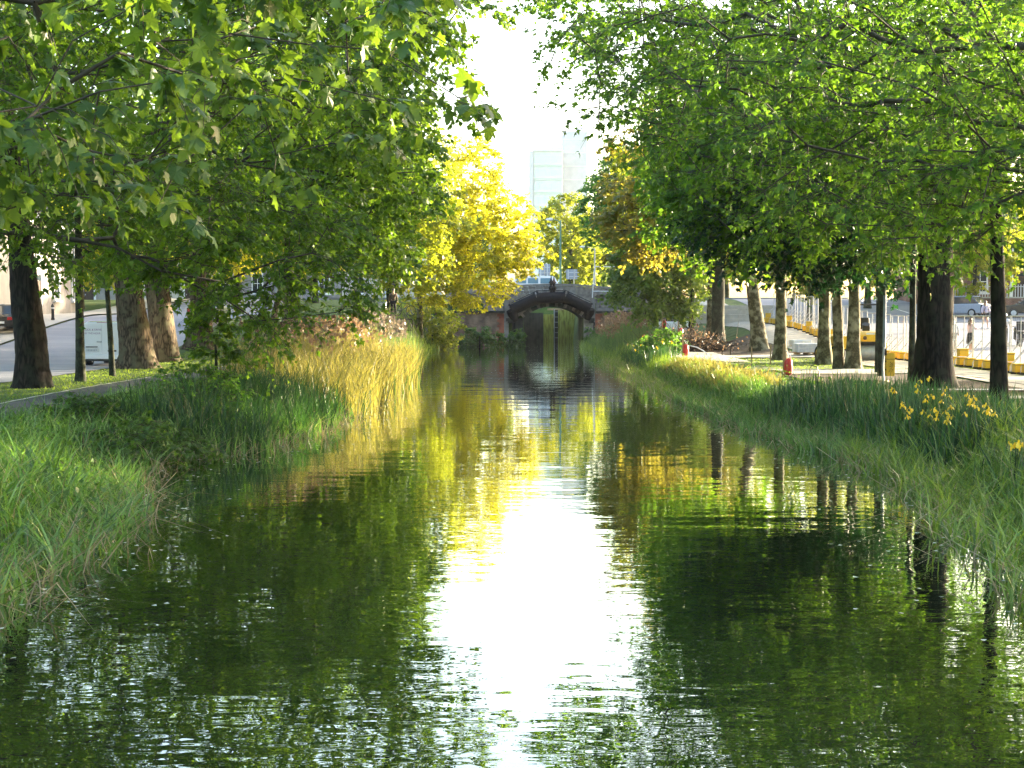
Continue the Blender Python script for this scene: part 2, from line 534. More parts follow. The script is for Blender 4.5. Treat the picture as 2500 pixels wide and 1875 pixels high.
M['hair_brown'] = plain('hair_brown', (0.10, 0.05, 0.028), 0.5)
M['cloth_pink'] = plain('cloth_pink', (0.66, 0.48, 0.47), 0.85)
M['cloth_white'] = plain('cloth_white', (0.70, 0.68, 0.68), 0.85, noise=0.12, nscale=9)
M['cloth_black'] = plain('cloth_black', (0.014, 0.013, 0.017), 0.85)
M['cloth_lilac'] = plain('cloth_lilac', (0.50, 0.44, 0.54), 0.85)
M['cloth_pattern'] = plain('cloth_pattern', (0.24, 0.21, 0.18), 0.85, noise=0.9, nscale=14)
M['cloth_jeans'] = plain('cloth_jeans', (0.10, 0.12, 0.17), 0.85, noise=0.2)
M['cloth_brown'] = plain('cloth_brown', (0.12, 0.075, 0.05), 0.85)
M['helmet_cyan'] = plain('helmet_cyan', (0.03, 0.42, 0.60), 0.25, coat=0.6)
M['petal'] = leaf_mat('petal', [(0.70, 0.52, 0.02), (0.78, 0.60, 0.03), (0.82, 0.66, 0.06)], (0.75, 0.55, 0.02), tw=0.35, big=1)
M['scum'] = plain('scum', (0.42, 0.46, 0.38), 0.4, noise=0.3)
M['lettering'] = plain('lettering', (0.30, 0.16, 0.32), 0.6)
M['ink'] = plain('ink', (0.012, 0.012, 0.012), 0.7)

# ------------------------------------------------------------------ terrain
YB = 120.0                       # bridge face
XLk = np.array([(-40, -4.9), (0, -4.9), (12, -4.95), (17, -4.85), (19.5, -5.3), (22.5, -6.2), (25.5, -6.3), (27.5, -5.0), (32, -4.4), (40, -4.35), (57, -4.2), (61, -4.6), (75, -5.3), (100, -5.9), (108, -5.3), (113, -5.0), (119, -4.8), (200, -4.8)])
XRk = np.array([(-40, 5.0), (0, 5.0), (13, 5.0), (16.5, 5.45), (22.5, 6.4), (26, 6.3), (31.7, 5.6), (40, 5.3), (57, 5.25), (78, 5.4), (110, 5.5), (118, 6.1), (200, 6.1)])


def xl(y): return np.interp(y, XLk[:, 0], XLk[:, 1]) + 0.12 * np.sin(np.asarray(y) * 2.1) + 0.08 * np.sin(np.asarray(y) * 5.3)
def xr(y): return np.interp(y, XRk[:, 0], XRk[:, 1]) + 0.12 * np.sin(np.asarray(y) * 1.7 + 1) + 0.08 * np.sin(np.asarray(y) * 4.7)


def sst(a, b, x):
    t = np.clip((np.asarray(x, float) - a) / (b - a), 0, 1)
    return t * t * (3 - 2 * t)


def land_left(x, y): return 0.45 + 2.1 * sst(64, 92, y) + 1.3 * sst(92, 122, y)
def land_right(x, y):
    far = 0.62 + 1.35 * sst(64, 92, y) + 2.0 * sst(90, 124, y)
    near = 0.60 + 0.5 * sst(78, 105, y)
    return near + (far - near) * sst(11.0, 15.5, x)


def gz(x, y):
    x = np.asarray(x, float); y = np.asarray(y, float)
    dl = xl(y) - x
    dr = x - xr(y)
    hl, hr = land_left(x, y), land_right(x, y)
    zl = -0.3 + (hl + 0.3) * sst(-0.1, 1.4 + hl * 0.4, dl)
    zr = -0.3 + (hr + 0.3) * sst(-0.1, 1.5 + hr * 0.9, dr)
    z = np.where(dl > -0.1, zl, np.where(dr > -0.1, zr, -0.3 - 0.5 * np.minimum(1, np.minimum(-dl, -dr))))
    bank = np.where(dl > 0, dl, dr)
    z = z + np.where(bank > 0, 0.04 * np.sin(x * 3.1 + y * 1.7) * np.sin(y * 2.3 - x), 0) * np.where(bank < 4, 1, 0.3)
    under = y > 120.3
    closed = y > 150
    hb = 3.55 + 0 * x
    z = np.where(under, np.where((x > 0.9) & (x < 6.1), np.where(closed, hb, -0.9), hb), z)
    return z


xs = np.unique(np.concatenate([np.linspace(-420, -60, 13), np.linspace(-60, -18, 22), np.linspace(-18, -9, 19), np.linspace(-9, 10, 55), np.linspace(10, 20, 21), np.linspace(20, 60, 21), np.linspace(60, 420, 13)]))
ys = np.unique(np.concatenate([np.linspace(-60, 8, 18), np.linspace(8, 60, 84), np.linspace(60, 120, 80), [120.29, 120.31], np.linspace(121, 133.9, 12), np.linspace(136, 149.9, 6), [150.1], np.linspace(155, 240, 13), np.linspace(260, 900, 9)]))
GX, GY = np.meshgrid(xs, ys)
GZ = gz(GX, GY)
nx, ny = len(xs), len(ys)
idx = np.arange(nx * ny).reshape(ny, nx)
GF = np.stack([idx[:-1, :-1], idx[:-1, 1:], idx[1:, 1:], idx[1:, :-1]], -1).reshape(-1, 4)
ground = np_mesh('ground', np.stack([GX, GY, GZ], -1).reshape(-1, 3), GF, M['ground'], smooth=True)
tag(ground, 'grassy canal banks rising towards the bridge', kind='structure')


def strip(name, xa, xb, y0, y1, mat, off=0.03, ny_=None, nx_=9, label=None):
    """a sheet lying on the ground between the lines x = xa(y) and x = xb(y)"""
    ny_ = ny_ or int((y1 - y0) / 0.8) + 2
    yy = np.linspace(y0, y1, ny_)
    t = np.linspace(0, 1, nx_)
    A = np.array([xa(v) if callable(xa) else xa for v in yy])
    B = np.array([xb(v) if callable(xb) else xb for v in yy])
    X = A[:, None] * (1 - t) + B[:, None] * t
    Y = np.repeat(yy[:, None], nx_, 1)
    Z = gz(X, Y) + off
    i = np.arange(ny_ * nx_).reshape(ny_, nx_)
    F = np.stack([i[:-1, :-1], i[:-1, 1:], i[1:, 1:], i[1:, :-1]], -1).reshape(-1, 4)
    o = np_mesh(name, np.stack([X, Y, Z], -1).reshape(-1, 3), F, mat, smooth=True)
    return tag(o, label, kind='structure')


path_a = lambda y: float(np.interp(y, [0, 34, 44, 58, 70, 90, 118], [-12.9, -12.5, -12.7, -12.0, -11.2, -9.2, -7.5]))
strip('path', path_a, lambda y: path_a(y) + 1.75, -20, 118, M['asphalt'], 0.035, label='dark asphalt towpath curving along the left bank')
strip('path_edging', lambda y: path_a(y) - 0.1, lambda y: path_a(y), -20, 118, M['concrete'], 0.05, nx_=2, label='thin pale kerb beside the towpath')
strip('road', -26.5, lambda y: -16.35 - .75 * float(sst(62, 66, y)), -20, 160, M['road'], 0.03, nx_=6, label='pale grey road behind the left trees')
strip('pavement', -29.6, -26.5, -20, 160, M['concrete'], 0.12, nx_=4, label='pavement in front of the grey houses')
strip('gravel_path', lambda y: 14.2 + 0.25 * math.sin(y * .3), 16.9, 20, 118, M['gravel'], 0.035, label='pale gravel path by the barrier fence')
strip('cross_path', 9.6, 14.3, 48.6, 52.6, M['concrete'], 0.04, label='pale concrete cross path between the right trees')
strip('side_path', lambda y: 7.6 + 0.03 * (y - 60), lambda y: 10.2 + 0.03 * (y - 60), 61, 76, M['concrete'], 0.04, label='pale concrete slab path beside the brushwood')
strip('middle_path', 10.0, 14.3, 66, 69.5, M['concrete'], 0.045, label='pale kerb path behind the plane trees')
strip('planting_bed', 9.2, 14.0, 37.5, 48.3, M['soil'], 0.03, label='dark soil bed round the large right tree')
strip('planting_bed', 9.0, 14.0, 69.7, 84, M['soil'], 0.03, label='dark soil bed by the brushwood')
strip('street', 18.4, 40.0, 10, 150, M['road'], 0.03, nx_=12, label='pale grey street behind the barrier fence')
strip('pavement', 40.0, 43.5, 10, 150, M['concrete'], 0.12, nx_=3, label='pavement in front of the brick houses')
strip('kerb', 14.0, 14.18, 30, 66, M['timber_dark'], 0.14, nx_=2, label='dark timber edging beside the gravel path')
strip('kerb', 9.0, 14.0, 37.0, 37.35, M['white_matt'], 0.10, nx_=3, label='white kerb line at the foot of the slim right tree')
strip('slab', 11.6, 14.6, 34.0, 35.0, M['concrete'], 0.06, nx_=3, label='pale slab lying behind the slim right tree')
for i, yy in enumerate((47.0, 52.0, 58.5)):
    strip('road_marking', -22.0, -21.88, yy - 1.2, yy + 1.2, M['white_matt'], 0.037, nx_=2, label='white dash painted on the left road')
strip('road_marking', 28.9, 29.05, 30, 120, M['white_matt'], 0.037, nx_=2, label='white line painted on the right street')

# ------------------------------------------------------------------ water
mw, nt, pw = new_mat('water')
pw.inputs['Base Color'].default_value = (0.008, 0.014, 0.006, 1)
pw.inputs['Roughness'].default_value = 0.3
pw.inputs['Specular IOR Level'].default_value = 0.0
gl = nt.nodes.new('ShaderNodeBsdfGlossy')
gl.inputs['Roughness'].default_value = 0.006
gl.inputs['Color'].default_value = (0.97, 1.0, 0.95, 1)
fre = nt.nodes.new('ShaderNodeFresnel')
fre.inputs['IOR'].default_value = 1.45
mad = nt.nodes.new('ShaderNodeMath'); mad.operation = 'MULTIPLY_ADD'; mad.use_clamp = True
mad.inputs[1].default_value = 1.0
mad.inputs[2].default_value = 0.24
mwx = nt.nodes.new('ShaderNodeMixShader')
nt.links.new(fre.outputs['Fac'], mad.inputs[0])
nt.links.new(mad.outputs[0], mwx.inputs['Fac'])
nt.links.new(pw.outputs['BSDF'], mwx.inputs[1])
nt.links.new(gl.outputs['BSDF'], mwx.inputs[2])
nt.links.new(mwx.outputs['Shader'], nt.nodes['Material Output'].inputs['Surface'])
tcn = nt.nodes.new('ShaderNodeTexCoord')


def wave(scale, stretch, detail, dist, prev=None):
    mp = nt.nodes.new('ShaderNodeMapping')
    mp.inputs['Scale'].default_value = stretch
    nt.links.new(tcn.outputs['Object'], mp.inputs['Vector'])
    n = nt.nodes.new('ShaderNodeTexNoise')
    n.inputs['Scale'].default_value = scale
    n.inputs['Detail'].default_value = detail
    n.inputs['Roughness'].default_value = 0.45
    nt.links.new(mp.outputs['Vector'], n.inputs['Vector'])
    b = nt.nodes.new('ShaderNodeBump')
    b.inputs['Strength'].default_value = 1.0
    b.inputs['Distance'].default_value = dist
    nt.links.new(n.outputs['Fac'], b.inputs['Height'])
    if prev is not None:
        nt.links.new(prev.outputs['Normal'], b.inputs['Normal'])
    return b


W1 = wave(0.45, (0.6, 1.5, 1), 2, 0.0105)
W2 = wave(2.2, (0.7, 1.5, 1), 2, 0.0048, W1)
# livelier water close to the lock overflow where the camera stands
sepw = nt.nodes.new('ShaderNodeSeparateXYZ')
nt.links.new(tcn.outputs['Object'], sepw.inputs[0])
mrw = nt.nodes.new('ShaderNodeMapRange')
mrw.inputs['From Min'].default_value = 8; mrw.inputs['From Max'].default_value = 26
mrw.inputs['To Min'].default_value = 0.0052; mrw.inputs['To Max'].default_value = 0.0027
nt.links.new(sepw.outputs['Y'], mrw.inputs['Value'])
nt.links.new(mrw.outputs['Result'], W2.inputs['Distance'])
W3 = wave(8.0, (0.8, 1.2, 1), 1, 0.0004, W2)
for q_ in (pw, gl, fre):
    nt.links.new(W3.outputs['Normal'], q_.inputs['Normal'])
wb = MB()
wb.add([(-10, -40, 0), (12, -40, 0), (12, 138.5, 0), (-10, 138.5, 0)], [(0, 1, 2, 3)])
tag(wb.build('water', mw), 'still dark green canal water mirroring the trees', kind='structure')

# ------------------------------------------------------------------ leaves
def unit(a):
    return a / np.maximum(np.linalg.norm(a, axis=-1, keepdims=True), 1e-9)


def leaf_shape(kind):
    if kind == 'near':
        half = [(-0.04, 0.20), (0.02, 0.50), (0.20, 0.34), (0.28, 0.27), (0.46, 0.42), (0.60, 0.50), (0.57, 0.24), (0.76, 0.20)]
        out = [(0.0, 0.0)] + half + [(1.0, 0.0)] + [(x, -y) for x, y in reversed(half)]
        V = [(0.30, 0, 0.05)] + [(x, y, 0.05 - 0.42 * y * y - 0.13 * x * x + (0.02 if i % 2 else 0)) for i, (x, y) in enumerate(out)]
        n = len(out)
        F = [(0, i + 1, (i + 1) % n + 1) for i in range(n)]
    elif kind == 'mid':
        V = [(0, 0, 0), (0.30, -0.5, -0.10), (0.50, -0.19, 0.01), (1, 0, -0.14), (0.50, 0.19, 0.01), (0.30, 0.5, -0.10)]
        F = [(0, 1, 2), (0, 2, 3), (0, 3, 4), (0, 4, 5)]
    else:
        V = [(0, 0, 0), (0.5, -0.40, -0.08), (1, 0, -0.12), (0.5, 0.40, -0.08)]
        F = [(0, 1, 2), (0, 2, 3)]
    return np.array(V, float), np.array(F, int)


def leaf_frames(T, N, S):
    T = unit(T)
    N = unit(N - T * np.sum(N * T, -1, keepdims=True))
    B = np.cross(N, T)
    return np.stack([T, B, N], -1) * S[:, None, None]      # columns


def leaf_mesh(name, P, T, N, S, kind, mat, parent, base, curl=0.0):
    LV, LF = leaf_shape(kind)
    R = leaf_frames(T, N, S)
    V = np.einsum('nij,kj->nki', R, LV) + (P - np.asarray(base))[:, None, :]
    n, k = len(P), len(LV)
    F = (LF[None] + (np.arange(n) * k)[:, None, None]).reshape(-1, 3)
    rnd = np.repeat(RNG.random(n), len(LF))
    return np_mesh(name, V.reshape(-1, 3), F, mat, parent, rnd=rnd)


LEAF_ME = {}
def leaf_parts(P, T, N, S, mat, parent, base):
    """single leaf objects that share mesh data"""
    key = mat.name
    if key not in LEAF_ME:
        LEAF_ME[key] = []
        for c in (0.7, 1.0, 1.8):
            LV, LF = leaf_shape('near')
            LV = LV.copy(); LV[:, 2] *= c
            me = bpy.data.meshes.new('leaf')
            me.from_pydata([tuple(v) for v in LV], [], [tuple(f) for f in LF])
            me.materials.append(mat)
            LEAF_ME[key].append(me)
    R = leaf_frames(T, N, S)
    for i in range(len(P)):
        o = bpy.data.objects.new('leaf', LEAF_ME[key][i % 3])
        COL.objects.link(o)
        o.parent = parent
        m = Matrix([[*R[i, r], P[i, r] - base[r]] for r in range(3)] + [[0, 0, 0, 1]])
        o.matrix_local = m


def seg_tubes(A, B, RA, RB, n=5):
    """frustum tubes for many segments at once"""
    D = unit(B - A)
    ref = np.where(np.abs(D[:, 2:3]) < 0.9, np.array([[0, 0, 1.0]]), np.array([[1.0, 0, 0]]))
    X = unit(np.cross(D, ref)); Yv = np.cross(D, X)
    a = np.arange(n) * 2 * math.pi / n
    ring = X[:, None, :] * np.cos(a)[None, :, None] + Yv[:, None, :] * np.sin(a)[None, :, None]
    V = np.concatenate([A[:, None] + ring * RA[:, None, None], B[:, None] + ring * RB[:, None, None]], 1)
    k = np.arange(n); k2 = (k + 1) % n
    F1 = np.stack([k, k2, k2 + n, k + n], -1)
    F = (F1[None] + (np.arange(len(A)) * 2 * n)[:, None, None]).reshape(-1, 4)
    return V.reshape(-1, 3), F


def trunk_mesh(pts, radii, base, mat, parent, n=26, rings=44, flare=0.35, lump=0.05, seed=0):
    r_ = np.random.default_rng(seed)
    pts = np.array(pts, float)
    d = np.concatenate([[0], np.cumsum(np.linalg.norm(np.diff(pts, axis=0), axis=1))])
    t = np.linspace(0, d[-1], rings)
    P = np.stack([np.interp(t, d, pts[:, i]) for i in range(3)], -1)
    R = np.interp(t, d, radii)
    k = np.ones(5) / 5
    for i in range(2):
        Q = np.pad(P[:, i], 2, mode='edge'); P[2:-2, i] = np.convolve(Q, k, 'valid')[2:-2]
    a = np.arange(n) * 2 * math.pi / n
    ph = r_.random(6) * 6.28
    hgt = t / max(d[-1], 1e-6)
    fl = 1 + flare * np.exp(-t / 0.45)[:, None] * (0.75 + 0.5 * np.sin(a * 5 + ph[0]) ** 2)[None]
    lum = 1 + lump * (np.sin(a[None] * 2 + t[:, None] * 1.1 + ph[1]) + 0.7 * np.sin(a[None] * 3 - t[:, None] * 1.9 + ph[2]) + 0.4 * np.sin(a[None] * 7 + t[:, None] * .5 + ph[3]))
    rib = 1 + 0.018 * r_.standard_normal((rings, n))
    rad = R[:, None] * fl * lum * rib
    V = P[:, None, :] + np.stack([np.cos(a)[None] * rad, np.sin(a)[None] * rad, np.zeros_like(rad)], -1)
    i = np.arange(rings * n).reshape(rings, n)
    F = np.stack([i[:-1], np.roll(i, -1, 1)[:-1], np.roll(i, -1, 1)[1:], i[1:]], -1).reshape(-1, 4)
    return np_mesh('trunk', V.reshape(-1, 3) - np.asarray(base), F, mat, parent, smooth=True)


def tree(name, label, base, trunk, blobs, n_cl, twigs, per, size, kind, leaf, bark, group=None, parts=0, droop=0.45, tw_len=(0.5, 1.0), floor=None, seed=1, fat=1.0, min_r=0.010, cat='tree', crotch=0.55, hollow=2.0, cull=None, trunk_kw=None, twig_r=0.006, limb_k=0.55):
    """trunk: [(x, y, z, r)] world; blobs: [(centre, radii, weight)] world; clusters of drooping leafy twigs fill the blobs and
    are joined to the trunk by limbs grown from the inside out"""
    rg = np.random.default_rng(seed)
    base = np.array(base, float)
    root = thing(name, label, cat, tuple(base), 0, group)
    tp = np.array(trunk, float)
    trunk_mesh(tp[:, :3], tp[:, 3], base, bark, root, seed=seed, **(trunk_kw or {}))
    # cluster centres
    w = np.array([b[2] for b in blobs], float); w /= w.sum()
    pick = rg.choice(len(blobs), n_cl, p=w)
    C0 = np.array([b[0] for b in blobs], float)[pick]
    R0 = np.array([b[1] for b in blobs], float)[pick]
    u = unit(rg.standard_normal((n_cl, 3)))
    rr = rg.random(n_cl) ** (1.0 / (1.0 + hollow))
    Cc = C0 + u * rr[:, None] * R0
    keep = np.ones(n_cl, bool)
    if floor is not None:
        keep &= Cc[:, 2] > floor(Cc[:, 0], Cc[:, 1])
    if cull is not None:
        keep &= ~cull(Cc)
    Cc = Cc[keep]; C0 = C0[keep]
    n_cl = len(Cc)
    # skeleton
    d = np.concatenate([[0], np.cumsum(np.linalg.norm(np.diff(tp[:, :3], axis=0), axis=1))])
    tt = np.linspace(crotch * d[-1], d[-1], 8)
    nodes = [np.array([np.interp(t, d, tp[:, i]) for i in range(3)]) for t in tt]
    par = [-1] + list(range(0, 7))
    plen = [0.0] * 8
    nt0 = 8
    order = np.argsort(np.linalg.norm(Cc - nodes[-1], axis=1))
    ends = []
    for ci in order:
        c = Cc[ci]
        Nn = np.array(nodes)
        dd = np.linalg.norm(Nn - c, axis=1)
        cost = dd + 0.30 * np.array(plen) + 0.5 * np.maximum(0, Nn[:, 2] - c[2])
        q = int(np.argmin(cost))
        L = dd[q]
        ns = max(1, min(6, int(L / 0.7)))
        p0 = nodes[q]
        prev = q
        off = rg.standard_normal(3) * 0.07 * L
        for s in range(1, ns + 1):
            t = s / ns
            p = p0 + (c - p0) * t + off * math.sin(t * math.pi) + np.array([0, 0, 0.10 * L * math.sin(t * math.pi)])
            if s < ns:
                p = p + rg.standard_normal(3) * 0.03 * L
            nodes.append(p); par.append(prev); plen.append(plen[prev] + L / ns); prev = len(nodes) - 1
        ends.append((prev, ci))
    nodes = np.array(nodes); par = np.array(par)
    cnt = np.zeros(len(nodes)); 
    for e, _ in ends: cnt[e] += 1
    for i in range(len(nodes) - 1, 0, -1):
        if par[i] >= 0: cnt[par[i]] += cnt[i]
    rtop = tp[-1, 3]
    rad = np.maximum(min_r, rtop * limb_k * 1.6 * (cnt / max(1, n_cl)) ** 0.5)
    sel = np.arange(nt0, len(nodes))
    rb = rad[sel]; ra = np.minimum(np.where(par[sel] < nt0, rad[sel] * 1.25, rad[par[sel]]), rb * 1.6)
    TV, TF = [], []
    big = rb > 0.05
    for msk, n in ((big, 8), (~big, 3 if kind == 'far' else 4)):
        if msk.any():
            V, F = seg_tubes(nodes[par[sel]][msk], nodes[sel][msk], ra[msk], rb[msk], n)
            TV.append(V); TF.append(F + sum(len(v) for v in TV[:-1]))
    # the top of the trunk goes on as a leader
    # twigs
    K = twigs
    out = Cc - C0; out[:, 2] *= 0.4
    out = unit(unit(out) + 0.15)
    D = unit(out[:, None, :] * 0.7 + rg.standard_normal((n_cl, K, 3)) * np.array([0.75, 0.75, 0.45]))
    Lg = rg.uniform(tw_len[0], tw_len[1], (n_cl, K))
    st = Cc[:, None, :] + rg.standard_normal((n_cl, K, 3)) * 0.05
    mid = st + D * Lg[..., None] * 0.5
    mid[..., 2] -= droop * 0.12 * Lg
    end = st + D * Lg[..., None]
    end[..., 2] -= droop * 0.62 * Lg
    if twig_r > 0 and kind != 'far':
        A = np.concatenate([st.reshape(-1, 3), mid.reshape(-1, 3)]); Bq = np.concatenate([mid.reshape(-1, 3), end.reshape(-1, 3)])
        r1 = np.full(len(A), twig_r); r2 = np.concatenate([np.full(n_cl * K, twig_r), np.full(n_cl * K, twig_r * 0.4)])
        V, F = seg_tubes(A, Bq, r1, r2, 3)
        TV.append(V); TF.append(F + sum(len(v) for v in TV[:-1]))
    br = np_mesh('branches', np.concatenate(TV) - base, np.concatenate(TF), bark if fat > 1.5 else M['twig'], root)
    br['kind'] = 'stuff'
    # leaves along the twigs
    m = per
    t = rg.uniform(0.12, 1.05, (n_cl, K, m))
    s1 = st[:, :, None, :]; m1 = mid[:, :, None, :]; e1 = end[:, :, None, :]
    tq = t[..., None]
    P = (1 - tq) ** 2 * s1 + 2 * tq * (1 - tq) * m1 + tq ** 2 * e1
    dirx = unit((e1 - s1) + 0 * P)
    sidev = unit(np.cross(dirx, np.array([0, 0, 1.0])) + 1e-4)
    sg = np.where(rg.random(t.shape) < 0.5, -1.0, 1.0)[..., None]
    T = dirx * rg.uniform(0.1, 0.9, t.shape)[..., None] + sidev * sg * rg.uniform(0.3, 1.0, t.shape)[..., None] + rg.standard_normal(P.shape) * 0.25
    T[..., 2] -= rg.uniform(0.0, 1.2, t.shape) * (0.4 + droop)
    T = unit(T)
    P = P + T * 0.25 * size
    Nn = np.array([0, 0, 1.0]) + rg.standard_normal(P.shape) * 0.42 + dirx * 0.25
    S = size * rg.uniform(0.6, 1.3, t.shape)
    P = P.reshape(-1, 3); T = T.reshape(-1, 3); Nn = Nn.reshape(-1, 3); S = S.reshape(-1)
    if parts:
        px, py, dp = project(P)
        inside = (px > -20) & (px < 2520) & (py > -20) & (py < 1300) & (dp > 1)
        score = np.where(inside, S / np.maximum(dp, 1), 0)
        o = np.argsort(-score)[:parts]
        o = o[score[o] > 0]
        leaf_parts(P[o], T[o], Nn[o], S[o], leaf, root, base)
        rest = np.ones(len(P), bool); rest[o] = False
        P, T, Nn, S = P[rest], T[rest], Nn[rest], S[rest]
    if len(P):
        cr = leaf_mesh('crown', P, T, Nn, S, kind, leaf, root, base)
        cr['kind'] = 'stuff'
    return root

# ------------------------------------------------------------------ trees
def zl_(x, y): return float(gz(x, y))
G_L, G_R = 'plane trees lining the left bank', 'trees lining the right bank'


def bank_tree(name, label, x, y, r, h, crown, n_cl, leaf, bark, size, kind='mid', lean=(0, 0), group=None, **kw):
    """trunk standing at (x, y) with base radius r up to height h; crown blobs given relative to (x, y, ground)"""
    z = zl_(x, y) - 0.06
    tr = []
    for t in (0, 0.12, 0.3, 0.5, 0.75, 1.0):
        tr.append((x + lean[0] * t ** 1.3, y + lean[1] * t, z + h * t, r * (1 - 0.42 * t)))
    blobs = [((x + c[0], y + c[1], z + c[2]), rad, w) for c, rad, w in crown]
    return tree(name, label, (x, y, z), tr, blobs, n_cl, kw.pop('twigs', 6), kw.pop('per', 12), size, kind, leaf, bark, group, **kw)


PL, PN, PR = M['plane_leaf'], M['plane_leaf_near'], M['plane_leaf_right']
# --- left bank
# the nearest plane: its trunk stands outside the frame, its drooping branches reach over the canal
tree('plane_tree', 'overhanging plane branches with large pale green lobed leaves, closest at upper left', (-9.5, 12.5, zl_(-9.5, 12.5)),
     [(-9.5, 12.5, 0.4, 0.42), (-9.4, 12.6, 2.5, 0.36), (-9.0, 12.8, 5, 0.30), (-8.2, 12.9, 7.5, 0.22)],
     [((-4.4, 12.5, 6.0), (3.6, 3.0, 2.6), 1.3), ((-2.9, 15.0, 5.6), (2.6, 3.2, 2.0), 1.0), ((-4.6, 13.5, 4.0), (2.0, 3.0, 0.9), 0.30), ((-2.2, 12.2, 6.4), (2.2, 2.5, 1.0), 0.45), ((-0.7, 11.3, 5.2), (0.95, 0.8, 0.35), 0.16)],
     150, 3, 7, 0.16, 'near', PN, M['bark_dark'], G_L, parts=300, droop=0.75, tw_len=(0.25, 0.6), seed=3, crotch=0.4, hollow=0.8,
     cull=lambda C: (C[:, 0] > -1.0) & (C[:, 2] < 4.6), twig_r=0.005, limb_k=0.16, min_r=0.006)
tree('plane_tree', 'plane tree filling the upper left with dense mid green leaves and thin hanging twigs', (-13.5, 27, zl_(-13.5, 27)),
     [(-13.5, 27, 0.4, 0.5), (-13.4, 27, 3, 0.42), (-13, 27, 6, 0.36), (-12.4, 27, 9.5, 0.26)],
     [((-11, 27, 9.5), (7.5, 5.5, 4.8), 1.3), ((-7.2, 26, 8.0), (5.0, 4.5, 3.9), 1.1), ((-8.5, 27.5, 4.7), (3.6, 4, 1.5), 0.30), ((-5.0, 28, 10.5), (3.8, 4.0, 3.0), 0.5), ((-2.9, 26, 8.0), (1.8, 3.0, 2.0), 0.2), ((-5.6, 31.0, 3.9), (2.6, 2.6, 1.9), 0.75)],
     640, 6, 13, 0.13, 'mid', PL, M['bark_brown'], G_L, parts=200, droop=0.6, seed=4, crotch=0.35, floor=lambda x, y: 3.6 - 0.45 * np.clip(x + 8.5, 0, 3), twig_r=0.006, limb_k=0.3)
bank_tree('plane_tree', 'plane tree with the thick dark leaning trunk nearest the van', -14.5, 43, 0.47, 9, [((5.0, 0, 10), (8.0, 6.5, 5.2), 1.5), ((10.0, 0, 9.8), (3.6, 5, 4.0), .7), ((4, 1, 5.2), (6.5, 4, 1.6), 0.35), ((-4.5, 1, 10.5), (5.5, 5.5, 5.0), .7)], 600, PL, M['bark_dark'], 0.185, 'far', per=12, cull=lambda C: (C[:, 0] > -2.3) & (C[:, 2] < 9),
          lean=(-1.0, 0.3), group=G_L, parts=120, seed=5, floor=lambda x, y: 3.9, trunk_kw=dict(lump=0.075, flare=0.4), droop=0.5, limb_k=0.4)
bank_tree('young_plane_tree', 'slim straight dark trunk standing just left of the white van', -14.3, 47, 0.165, 6, [((1, 0, 6), (2.6, 2.6, 2.4), 1)], 60, PL, M['bark_slim'], 0.17, group=G_L, seed=6, trunk_kw=dict(n=14, lump=0.03, flare=0.25), floor=lambda x, y: 3.4)
bank_tree('young_plane_tree', 'thinnest slim trunk crossing in front of the white van', -14.25, 50.6, 0.105, 6, [((0.6, 0, 5.6), (2.2, 2.2, 2.0), 1)], 50, PL, M['bark_slim'], 0.17, group=G_L, seed=7, lean=(-0.35, 0), trunk_kw=dict(n=14, lump=0.04, flare=0.25), floor=lambda x, y: 3.6)
bank_tree('plane_tree', 'thick brown trunk beside the van with a sunlit right flank', -15.3, 58, 0.66, 9, [((5, 0, 10.5), (7.0, 6, 5.5), 1.3), ((9.0, 0, 7.6), (3.2, 5, 4.4), .9), ((-4.5, 0, 11.5), (6, 5.5, 5.5), .9), ((13.0, 2, 15.4), (2.4, 4, 2.0), .2)], 640, PL, M['bark_brown'], 0.22, 'far',
          lean=(-1.2, 0), group=G_L, cull=lambda C: (C[:, 0] > -5.0) & (C[:, 2] < 7.6), seed=8, floor=lambda x, y: 6.2 - 0.6 * np.clip(x + 8.5, 0, 5), trunk_kw=dict(flare=0.45, lump=0.04), droop=0.5, per=11)
bank_tree('plane_tree', 'second thick brown trunk, touching the sunlit one and half hidden by it', -16.2, 66, 0.66, 9, [((5, 0, 10.5), (7, 6, 5.5), 1.3), ((9.8, -1, 7.5), (3.2, 4, 4.5), .9), ((-4.5, 0, 12), (6, 5.5, 5.5), .5)], 520, PL, M['bark_brown'], 0.22, 'far',
          lean=(-0.8, 0), group=G_L, cull=lambda C: (C[:, 0] > -5.0) & (C[:, 2] < 7.6), seed=9, floor=lambda x, y: 6.2 - 0.6 * np.clip(x + 8.5, 0, 5), trunk_kw=dict(flare=0.4, lump=0.04), per=11)
bank_tree('plane_tree', 'third thick brown trunk with spreading roots behind the pair', -15.9, 72.5, 0.62, 8, [((5.5, 0, 11), (6.5, 5, 5), 1), ((9.2, 0, 6.6), (3.2, 4, 4.4), .9)], 400, PL, M['bark_brown'], 0.23, 'far', group=G_L, cull=lambda C: (C[:, 0] > -5.0) & (C[:, 2] < 7.6), seed=10,
          floor=lambda x, y: 6.2 - 0.6 * np.clip(x + 8.5, 0, 5), trunk_kw=dict(flare=0.6, lump=0.05), per=10)
bank_tree('leaning_tree', 'leaning sunlit trunk at the edge of the towpath', -10.9, 63, 0.17, 4.8, [((1.6, 0, 6.2), (2.0, 2.2, 1.5), 1)], 45, PL, M['bark_plane'], 0.2, 'far', lean=(1.0, 0), group=G_L, seed=12, trunk_kw=dict(n=14, flare=0.3, lump=0.04), floor=lambda x, y: 5.2)
